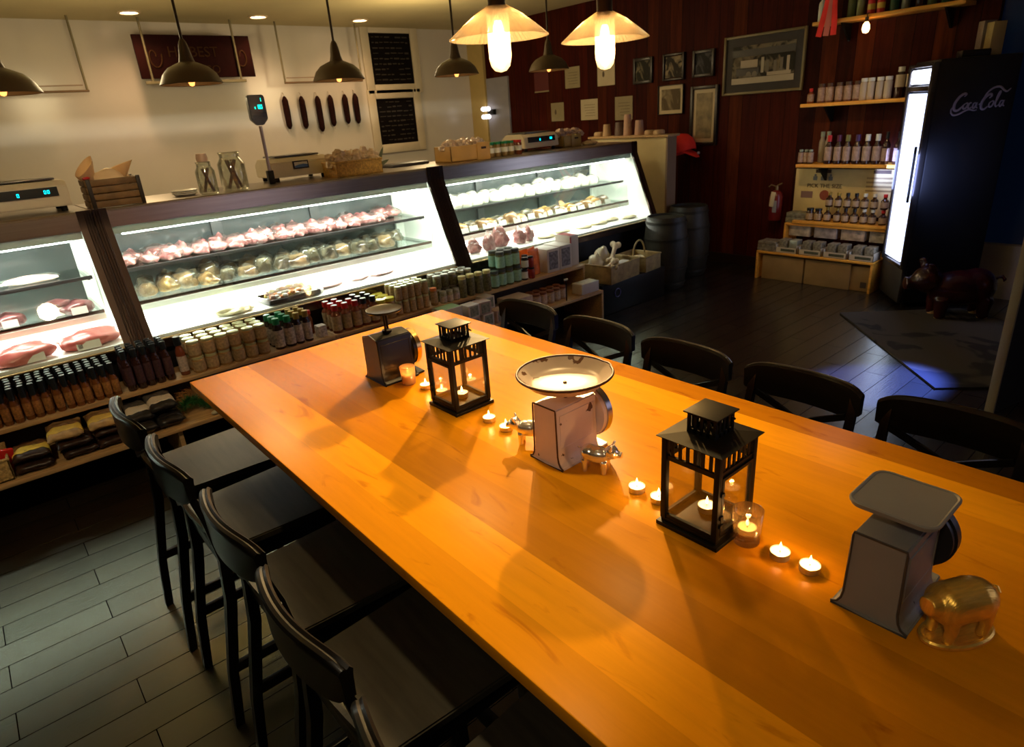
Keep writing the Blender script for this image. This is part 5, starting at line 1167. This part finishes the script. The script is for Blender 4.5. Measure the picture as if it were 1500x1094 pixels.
for sx in (-1, 1):
    for sy in (-1, 1):
        l = BM(); box(l, sx*(hx-.285)-.04, sx*(hx-.285)+.04, sy*(hy-.30)-.04, sy*(hy-.30)+.04, 0, TZ-.033, b=.004); obj('leg', l, blackwood, t)

# ------------------------------------------------------------------ chairs
def make_chair(label):
    t = thing('counter_chair', label, 'chair')
    # local: sitter faces +x, origin under the ends of the top rail
    ZR0, ZR1 = .805, .918; HWR = .190
    def bow(y): return -.034*(1-(y/HWR)**2)
    b = BM(); n = 20; tm = bmesh.new(); rings = []
    for i in range(n+1):
        y = -HWR+2*HWR*i/n; e = 1-max(0, abs(y)/HWR-.86)/.14*.16
        zt = ZR1-.022*(abs(y)/HWR)**7; zb = ZR0+.024*(abs(y)/HWR)**8; x = bow(y)
        sec = [(-.011, zb), (.010, zb), (.012, zt-.022), (.014, zt-.008), (.008, zt), (.002, zt-.004), (-.003, zt), (-.010, zt-.002), (-.014, zt-.009), (-.012, zt-.022)]
        rings.append([tm.verts.new((x+sx_, y, z)) for sx_, z in sec])
    for A, B in zip(rings, rings[1:]):
        for k in range(len(A)): tm.faces.new((A[k], A[(k+1) % len(A)], B[(k+1) % len(A)], B[k]))
    tm.faces.new(rings[0][::-1]); tm.faces.new(rings[-1]); bmesh.ops.recalc_face_normals(tm, faces=tm.faces); _merge(b, tm)
    obj('top_rail', b, blackwood, t)
    for s in (-1, 1):
        y = s*.165
        b = BM(); tube(b, [(-.055, y, 0), (-.03, y, .20), (.022, y, .46), (.035, y, .60), (.018, y, .74), (-.003, y, .83), (-.010, y, .90)], [(.019, .017), (.020, .018), (.022, .019), (.022, .019), (.018, .018), (.013, .017), (.009, .016)], 4, flat=(1, 0, .0)); obj('rear_leg', b, blackwood, t)
        b = BM(); tube(b, [(.415, s*.178, 0), (.405, s*.178, .3), (.40, s*.178, .60)], [.020, .024, .027], 4, flat=(1, 0, 0)); obj('front_leg', b, blackwood, t)
        b = BM(); box(b, -.02, .40, s*.17-.009, s*.17+.009, .20, .235, b=.003); obj('side_stretcher', b, blackwood, t)
        # crossing slats of the back
        b = BM(); p0, p1 = Vector((.022, -s*.15, .668)), Vector((.000, s*.15, .812))
        tube(b, [p0+(p1-p0)*k/6+Vector((-.020*math.sin(PI*k/6)+(.004 if s > 0 else -.004), 0, 0)) for k in range(7)], (.007, .014), 4, flat=(1, 0, 0)); obj('cross_slat', b, blackwood, t)
    b = BM(); box(b, .012, .030, -.155, .155, .650, .678, b=.003); obj('lower_back_rail', b, blackwood, t)
    b = BM(); box(b, .385, .415, -.17, .17, .255, .29, b=.003); obj('foot_rest', b, blackwood, t)
    b = BM(); prism(b, [(.045, -.178), (.045, .178), (.435, .20), (.445, .19), (.445, -.19), (.435, -.20)], .608, .632, 'z', b=.004); obj('seat', b, mat('black_brown_seat', (.030, .026, .018), .4, spec=.3, var=.25, vs_=6, stretch=(12, 1, 1), bump=.05), t)
    b = BM()
    box(b, .05, .40, -.172, -.154, .552, .608); box(b, .05, .40, .154, .172, .552, .608); box(b, .385, .403, -.155, .155, .552, .608); box(b, .03, .048, -.155, .155, .552, .608); obj('seat_frame', b, blackwood, t)
    return t
lt_ = ['farthest from the camera', 'second from the far end', 'third from the far end', 'fourth from the far end', 'nearest the camera, only its rail top showing']
ch0 = make_chair('x'); used = False
for i, (x, y) in enumerate(((.246, 2.378), (.262, 1.925), (.282, 1.451), (.270, 1.024), (.256, .575))):
    lab = 'black-brown X-back chair left of the table, '+lt_[i]
    if not used: ch0.location = (x, y, 0); ch0['label'] = lab; ch0['group'] = 'chairs along the left of the table'; used = True; c = ch0
    else: c = dup(ch0, (x, y, 0), 0, lab, 'chairs along the left of the table')
rt_ = ['farthest, in front of the tea cartons', 'second from the far end', 'third from the far end', 'fourth, just beyond the nearer lantern', 'nearest, at the right edge of the view']
for i, (x, y, a) in enumerate(((1.90, 2.18, .03), (1.893, 1.73, .0), (1.872, 1.285, .0), (1.882, .853, .0), (1.89, .43, .03))):
    dup(ch0, (x, y, 0), PI+a, 'black-brown X-back chair right of the table, '+rt_[i], 'chairs along the right of the table')

# ------------------------------------------------------------------ glass pendants over the table
ribg = glass('ribbed_shade_glass', (1, .93, .80), .06, .12, haze=.26, hazecol=(1, .86, .66))
jarg = glass('frosted_jar_glass', (1, .96, .88), .05, .1, haze=.35, hazecol=(1, .90, .7))
def glass_pendant(label, x, y, z=2.04, k=1):
    t = thing('glass_pendant_lamp', label, 'lamp', (x, y, z))
    R = .200; b = BM(); N = 120
    rb = lambda i: (.0042 if i % 2 else -.0042)
    prof = [(.040, .112), (.046, .108), (.10, .078), (.15, .040), (.19, .008), (R, 0), (R+.003, -.004), (R-.006, -.004), (.186, .001), (.146, .033), (.096, .071), (.042, .101)]
    t_ = BM(); lathe(t_, prof, N, rib=rb); obj('ribbed_shade', t_, ribg, t, smooth=False)
    b = BM(); lathe(b, [(.040, .10), (.046, .08), (.047, -.075), (.040, -.108), (.024, -.126), (0, -.132)], 32); obj('glass_jar', b, jarg, t, smooth='all')
    b = BM(); lathe(b, [(0, -.085), (.016, -.08), (.026, -.055), (.027, .0), (.018, .045), (.013, .06), (0, .06)], 24); obj('bulb', b, glow('pendant_bulb', (1, .66, .30), 70), t)
    b = BM(); lathe(b, [(0, .075), (.034, .075), (.043, .10), (.040, .112), (.036, .118), (.036, .205), (.030, .225), (.012, .24), (0, .24)], 28); obj('socket_cap', b, mat('dark_bronze_socket', (.04, .018, .010), .35, .5), t)
    b = BM(); cyl(b, 0, 0, .235, CZ*K-z-.002, .004, seg=8); obj('cord', b, blackm, t)
    obj('ceiling_rose', lathe(BM(), [(0, CZ*K-z-.03), (.05, CZ*K-z-.028), (.055, CZ*K-z-.002), (0, CZ*K-z-.002)], 24), blackm, t)
    return t
glass_pendant('left ribbed-glass cone pendant with a glowing jar bulb', 1.908, 2.257, k=.7)
glass_pendant('right ribbed-glass cone pendant with a glowing jar bulb', 2.561, 2.257, k=1.35)

# ------------------------------------------------------------------ candles
tin = mat('tealight_tin', (.62, .58, .50), .3, .9); wax = mat('candle_wax', (.88, .78, .58), .5, sss=.5)
flame = glow('candle_flame', (1, .55, .16), 26); molten = mat('wax_flame_glow', (.95, .80, .52), .3, emis=(1, .62, .24), es=1.6)  # wax also emits: the flame's glow put into its material
wick = mat('burnt_wick', (.02, .015, .01), .8)
def tealight(label, x, y, z=TZ, group='lit tealights along the table', inner=False):
    t = thing('tealight_candle', label, 'candle', (x, y, z+.0005), group=group)
    obj('tin_cup', lathe(BM(), [(0, 0), (.0185, 0), (.0195, .001), (.0200, .0155), (.0193, .0155), (.0188, .004), (0, .003)], 28), tin, t)
    obj('wax', lathe(BM(), [(0, .0125), (.006, .0120), (.017, .0130), (.0186, .0140), (.0186, .004), (0, .004)], 28), molten, t)
    obj('wick', cyl(BM(), 0, 0, .012, .019, .0007, seg=6), wick, t)
    obj('flame', lathe(BM(), [(0, .0165), (.0026, .019), (.0033, .023), (.0022, .029), (.0008, .034), (0, .037)], 12), flame, t)
    lamp('candle_light', 'POINT', (0, 0, .030), LT['tea'], (1, .50, .17), .004, parent=t)
    return t
for x, y, lab in ((1.074, 1.800, 'tealight just right of the frosted votive by the black scale'), (1.082, 1.712, 'tealight glimpsed through the far lantern glass'), (1.058, 1.424, 'first tealight in front of the far lantern'), (1.054, 1.338, 'tealight beside the left silver pig'),
                  (1.057, .848, 'tealight right of the nearer silver pig'), (1.057, .783, 'tealight half hidden behind the near lantern post'), (1.061, .485, 'tealight right of the near glass votive'), (1.062, .424, 'last tealight, nearest the grey scale')):
    tealight('lit '+lab, x, y)
vg = glass('votive_glass', (1, .92, .75), .12, .04, haze=.10, hazecol=(1, .70, .28))
def votive(label, x, y, h, r, frosted):
    t = thing('glass_votive', label, 'candle holder', (x, y, TZ+.0005))
    prof = [(0, 0), (r*.84, 0), (r*.86, .004), (r, h), (r*.94, h), (r*.86, .024), (r*.84, .020), (0, .018)]
    obj('glass_cup', lathe(BM(), prof, 32), glass('frosted_votive_glass', (1, .82, .6), .10, .1, haze=.5, hazecol=(1, .66, .32)) if frosted else vg, t, smooth='all')
    tealight('lit tealight inside '+('the frosted votive by the black scale' if frosted else 'the clear glass votive by the near lantern'), x, y, TZ+.022, group=None)
votive('small frosted glass votive glowing orange beside the black scale', 1.058, 1.885, .066, .028, True)
votive('clear faceted glass votive with a lit candle right of the near lantern', 1.062, .560, .078, .0315, False)

# ------------------------------------------------------------------ lanterns
lgl = glass('lantern_glass', (.97, .96, .93), .05, .02)
def lantern(label, x, y, door, rz=0):
    t = thing('lantern', label, 'lantern', (x, y, TZ+.0005), rz)
    H = .077
    b = BM(); box(b, -H, H, -H, H, 0, .010, b=.0015); box(b, -H+.008, H-.008, -H+.008, H-.008, .010, .020, b=.001); obj('base', b, blackm, t)
    q = .064; P = .0065; ZT = .221
    for sx in (-1, 1):
        for sy in (-1, 1):
            c = BM(); box(c, sx*q-P, sx*q+P, sy*q-P, sy*q+P, .018, ZT, b=.001); obj('corner_post', c, blackm, t)
    zg = .166
    for k in range(4):
        M = Matrix.Rotation(k*PI/2, 4, 'Z')
        obj('bottom_rail', box(BM(), q-.0035, q+.0035, -q, q, .020, .030, M=M), blackm, t)
        g = BM(); box(g, q-.0035, q+.0035, -q, q, zg, zg+.011, M=M); box(g, q-.0035, q+.0035, -q, q, ZT-.007, ZT, M=M)
        for j in range(6):
            yy = -q+2*q*(j+1)/7; box(g, q-.0018, q+.0018, yy-.0035, yy+.0035, zg+.008, ZT-.004, M=M)
        obj('grille', g, blackm, t)
        if k == door:
            d = BM()
            for a in ((-q+.007, -q+.014, .030, zg), (q-.014, q-.007, .030, zg), (-q+.014, q-.014, .030, .036), (-q+.014, q-.014, zg-.007, zg)): box(d, q+.001, q+.007, *a, M=M)
            dd = obj('door', d, blackm, t)
            h = BM()
            for z in (.055, .075, .13): box(h, q+.005, q+.011, -q+.0005, -q+.011, z-.004, z+.004, M=M)
            obj('hinge', h, blackm, dd)
            obj('pane', box(BM(), q+.003, q+.0045, -q+.012, q-.012, .034, zg-.003, M=M), lgl, dd, smooth=False)
        else: obj('pane', box(BM(), q-.001, q+.0005, -q+.006, q-.006, .030, zg, M=M), lgl, t, smooth=False)
    r = BM(); R0, R1 = .079, .032
    tm = bmesh.new(); A = [tm.verts.new((sx*R0, sy*R0, ZT)) for sx, sy in ((-1, -1), (1, -1), (1, 1), (-1, 1))]; A2 = [tm.verts.new((v.co.x, v.co.y, ZT+.0015)) for v in A]; B = [tm.verts.new((sx*R1, sy*R1, ZT+.009)) for sx, sy in ((-1, -1), (1, -1), (1, 1), (-1, 1))]
    tm.faces.new(A[::-1]); tm.faces.new(B)
    for i in range(4): j = (i+1) % 4; tm.faces.new((A[i], A[j], A2[j], A2[i])); tm.faces.new((A2[i], A2[j], B[j], B[i]))
    bmesh.ops.recalc_face_normals(tm, faces=tm.faces); _merge(r, tm); obj('roof', r, blackm, t, smooth=False)
    u = BM(); z0, z1, s = ZT+.006, ZT+.054, .031
    for sx in (-1, 1):
        for sy in (-1, 1): box(u, sx*s-.003, sx*s+.003, sy*s-.003, sy*s+.003, z0, z1)
    for k in range(4):
        M = Matrix.Rotation(k*PI/2, 4, 'Z'); box(u, s-.001, s+.002, -s, s, z0, z0+.012, M=M); box(u, s-.001, s+.002, -s, s, z1-.006, z1, M=M)
        for j in range(3): yy = -s+2*s*(j+1)/4; box(u, s-.001, s+.002, yy-.0035, yy+.0035, z0, z1, M=M)
    obj('vent_box', u, blackm, t)
    obj('cap_plate', box(BM(), -.041, .041, -.041, .041, z1, z1+.0035, b=.0016), blackm, t)
    h = BM(); tube(h, [(.012+.048*math.cos(a*PI/12), .040*math.sin(a*PI/12), z1-.003-.034*math.cos(a*PI/12)) for a in range(-6, 7)], .0016, 8); obj('ring_handle', h, blackm, t)
    return t
lantern('black metal lantern with glass sides near the far end of the table', 1.080, 1.597, 2)
lantern('larger-looking black metal lantern in the right foreground, with a hinged glass door', 1.060, .658, 3)
tealight('lit tealight inside the far lantern', 1.088, 1.600, TZ+.0215, None)
tealight('lit tealight inside the near lantern', 1.074, .665, TZ+.0215, None)

# ------------------------------------------------------------------ kitchen scales
def worn(name, base, chip, amt=.66, sc=14, rough=.45, metal=0, edge=None):
    m = mat(name, base, rough, metal, var=.06, vs_=10); nt = m.node_tree; b = nt.nodes['Principled BSDF']; L = nt.links
    src = b.inputs['Base Color'].links[0].from_socket
    tc = nt.nodes.new('ShaderNodeTexCoord'); n = nt.nodes.new('ShaderNodeTexNoise'); n.inputs['Scale'].default_value = sc; n.inputs['Detail'].default_value = 3; L.new(tc.outputs['Object'], n.inputs['Vector'])
    r = nt.nodes.new('ShaderNodeValToRGB'); r.color_ramp.elements[0].position = amt; r.color_ramp.elements[1].position = amt+.012; L.new(n.outputs['Fac'], r.inputs[0])
    x = nt.nodes.new('ShaderNodeMix'); x.data_type = 'RGBA'; L.new(r.outputs[0], x.inputs[0]); L.new(src, x.inputs[6]); x.inputs[7].default_value = (*chip, 1); L.new(x.outputs[2], b.inputs['Base Color'])
    return m
enam = worn('chipped_white_enamel', (.74, .62, .62), (.10, .04, .02), .665, 26, .35); enamp = worn('chipped_pan_enamel', (.50, .40, .32), (.12, .05, .02), .60, 19, .3)
rust = mat('rusty_rim', (.07, .028, .014), .55, .3, var=.5, vs_=40); greyen = worn('worn_grey_paint', (.22, .225, .22), (.03, .02, .015), .72, 20, .5)
def kscale(name, label, x, y, w, d, h, m, disc_r, pan, edge, rounded=False, dm=None, rimm=None, rz=0):
    """body extruded along +x (the dial faces +x); w along x, d across"""
    t = thing(name, label, 'scale', (x, y, TZ+.0005), rz)
    f = d/2; s = f*.70
    prof = [(-f, 0), (f, 0), (f, .004), (f*.84, .009), (s*1.07, .020), (s*1.01, .036), (s*.97, h-.008)] + ([(s*.9, h), (0, h+.012), (-s*.9, h)] if rounded else [(s*.95, h), (-s*.95, h)]) + [(-s*.97, h-.008), (-s*1.01, .036), (-s*1.07, .020), (-f*.84, .009), (-f, .004)]
    obj('body', prism(BM(), prof, 0, w*.80, 'x', b=.003), m, t)
    pts = [(w*.07, .055), (w*.73, .055), (w*.73, h*.88), (w*.07, h*.88)]
    for sy in (-1, 1):
        pnl = BM(); tube(pnl, [(a, sy*s*.985, c) for a, c in pts], .0016, 6, closed=True); obj('panel_bead', pnl, m, t)
    obj('foot_plate', prism(BM(), [(0, -f), (w, -f*.8), (w*1.02, 0), (w, f*.8), (0, f), (-.004, 0)], 0, .006, 'z', b=.002), m, t)
    eb = BM(); tube(eb, [(-.001, y_, z_) for y_, z_ in prof], .0022, 6, closed=True); obj('edge_line', eb, edge, t)
    M = Matrix.Translation((w*.80, 0, disc_r+.028)) @ Matrix.Rotation(PI/2, 4, 'Y')
    dd = BM(); lathe(dd, [(0, 0), (disc_r*.96, 0), (disc_r*.97, .022), (0, .022)], 44, M=M); obj('dial_housing', dd, m if not dm else dm, t)
    rr = BM(); lathe(rr, [(disc_r*.95, .012), (disc_r*1.02, .012), (disc_r*1.02, .030), (disc_r*.93, .032), (disc_r*.93, .024)], 44, M=M); ri = obj('dial_rim', rr, rimm, t)
    fc = BM(); lathe(fc, [(0, .0225), (disc_r*.93, .0225), (disc_r*.93, .024), (0, .024)], 44, M=M); obj('dial_face', fc, mat('ivory_dial', (.6, .55, .42), .4), t)
    nd = BM(); box(nd, w*.80+.025, w*.80+.027, -.0015, .0015, disc_r+.028, disc_r*1.75+.028); obj('needle', nd, blackm, t)
    pan(t, w*.42, h)
    return t
def pan_round(t, cx, h):
    st = BM(); cyl(st, cx, 0, h-.002, .214, .0055); cyl(st, cx+.02, -.012, h-.002, .205, .003); obj('pan_post', st, rust, t)
    p = BM(); lathe(p, [(0, .206), (.085, .207), (.100, .213), (.1235, .236), (.126, .2385), (.1235, .2395), (.097, .2175), (.083, .211), (0, .210)], 56, (cx, 0, 0)); obj('pan', p, enamp, t)
    r = BM(); pts = []
    for i in range(56):
        a = i*2*PI/56; rr = .1255+(.004 if abs(a-5.9) < .12 else 0); pts.append((cx+rr*math.cos(a), rr*math.sin(a), .2385))
    tube(r, pts, .0036, 8, closed=True); obj('pan_rim', r, rust, t)
kscale('white_kitchen_scale', 'chipped white enamel kitchen scale with a round rusty-rimmed pan, mid table', .999, 1.105, .19, .125, .168, enam, .074, pan_round, rust, rimm=mat('steel_dial_rim', (.45, .42, .42), .25, 1))
def pan_square(t, cx, h):
    st = BM(); cyl(st, cx, 0, h-.002, .200, .012); box(st, cx-.035, cx+.035, -.02, .02, .196, .202, b=.002); obj('pan_post', st, blackm, t)
    p = BM(); r = .022; a = .068; pts = []
    for sx, sy, a0 in ((1, 1, 0), (-1, 1, PI/2), (-1, -1, PI), (1, -1, 1.5*PI)):
        for k in range(6): an = a0+k*PI/10; pts.append((cx+sx*(a-r)+r*math.cos(an), sy*(a-r)+r*math.sin(an)))
    prism(p, pts, .201, .211, 'z', b=.002)
    tube(p, [(x, y, .210) for x, y in pts], .0035, 6, closed=True); obj('platform', p, greyen, t)
kscale('grey_kitchen_scale', 'worn grey kitchen scale with a square platform in the right foreground', 1.009, .2945, .20, .127, .165, greyen, .070, pan_square, mat('dark_scale_edge', (.05, .045, .04), .5), dm=mat('black_dial_housing', (.012, .012, .014), .4), rimm=mat('black_dial_housing', (.012, .012, .014), .4))
blkscale = mat('black_enamel', (.008, .007, .005), .3, spec=.35)
def pan_small(t, cx, h):
    st = BM(); 
    for s in (-.010, .010): cyl(st, cx+s, s, h+.008, .252, .004)
    cyl(st, cx, 0, h+.004, h+.016, .018); obj('pan_post', st, blackm, t)
    obj('platform', lathe(BM(), [(0, .250), (.060, .250), (.064, .254), (.064, .260), (.058, .258), (0, .256)], 40, (cx, 0, 0)), blkscale, t)
kscale('black_kitchen_scale', 'glossy black kitchen scale with a small round plate at the far end of the table', .985, 1.995, .175, .15, .165, blkscale, .066, pan_small, blkscale, rounded=True, rimm=mat('brass_dial_rim', (.75, .48, .18), .25, 1))

# ------------------------------------------------------------------ pigs
def silver_pig(label, x, y, rz, L=.092):
    b = BM(); pig(b, L, .55); return tag(obj('silver_pig', b, chrome, loc=(x, y, TZ+.0005), rz=rz, remesh=.0022), label, 'figurine', 'silver pig figurines')
silver_pig('small polished silver pig facing left behind the white scale', 1.048, 1.222, math.radians(125))
silver_pig('small polished silver pig facing right in front of the white scale', 1.062, .985, math.radians(-66))
goldm = mat('brushed_gold', (.90, .55, .10), .32, .7, var=.15, vs_=25, stretch=(1, 8, 1), bump=.12, bs=60)
t = thing('gold_pig_ornament', 'brushed gold pig ornament on an oval base, facing away beside the grey scale', 'ornament', (1.080, .176, TZ+.0005), rz=math.radians(152))
b = BM(); ell(b, (-.012, 0, .082), (.045, .040, .040), sub=3); tube(b, [(-.015, 0, .082), (.045, 0, .082)], [.0405, .040], 28); ell(b, (.045, 0, .082), (.03, .040, .040), sub=3); tube(b, [(.055, 0, .085), (.088, 0, .088)], [.026, .018], 14)
for sx in (-.028, .046):
    for sy in (-1, 1): tube(b, [(sx, sy*.018, .065), (sx-.004, sy*.020, .032), (sx, sy*.019, .006)], [.017, .011, .010], 10)
obj('pig_body', b, goldm, t, remesh=.0028)
b = BM(); tube(b, [(-.054-.0012*k, .0075*math.cos(k*1.1), .086+.0075*math.sin(k*1.1)) for k in range(10)], .0042, 8); obj('curly_tail', b, goldm, t)
b = BM(); pts = [(.070*math.cos(a*PI/20)+.006, .036*math.sin(a*PI/20), .006) for a in range(40)]; tube(b, pts, .0062, 8, closed=True)
prism(b, [(p[0]*.95, p[1]*.95) for p in pts], .0, .005, 'z'); obj('oval_base', b, goldm, t)

t.scale = (.90, .90, .90)
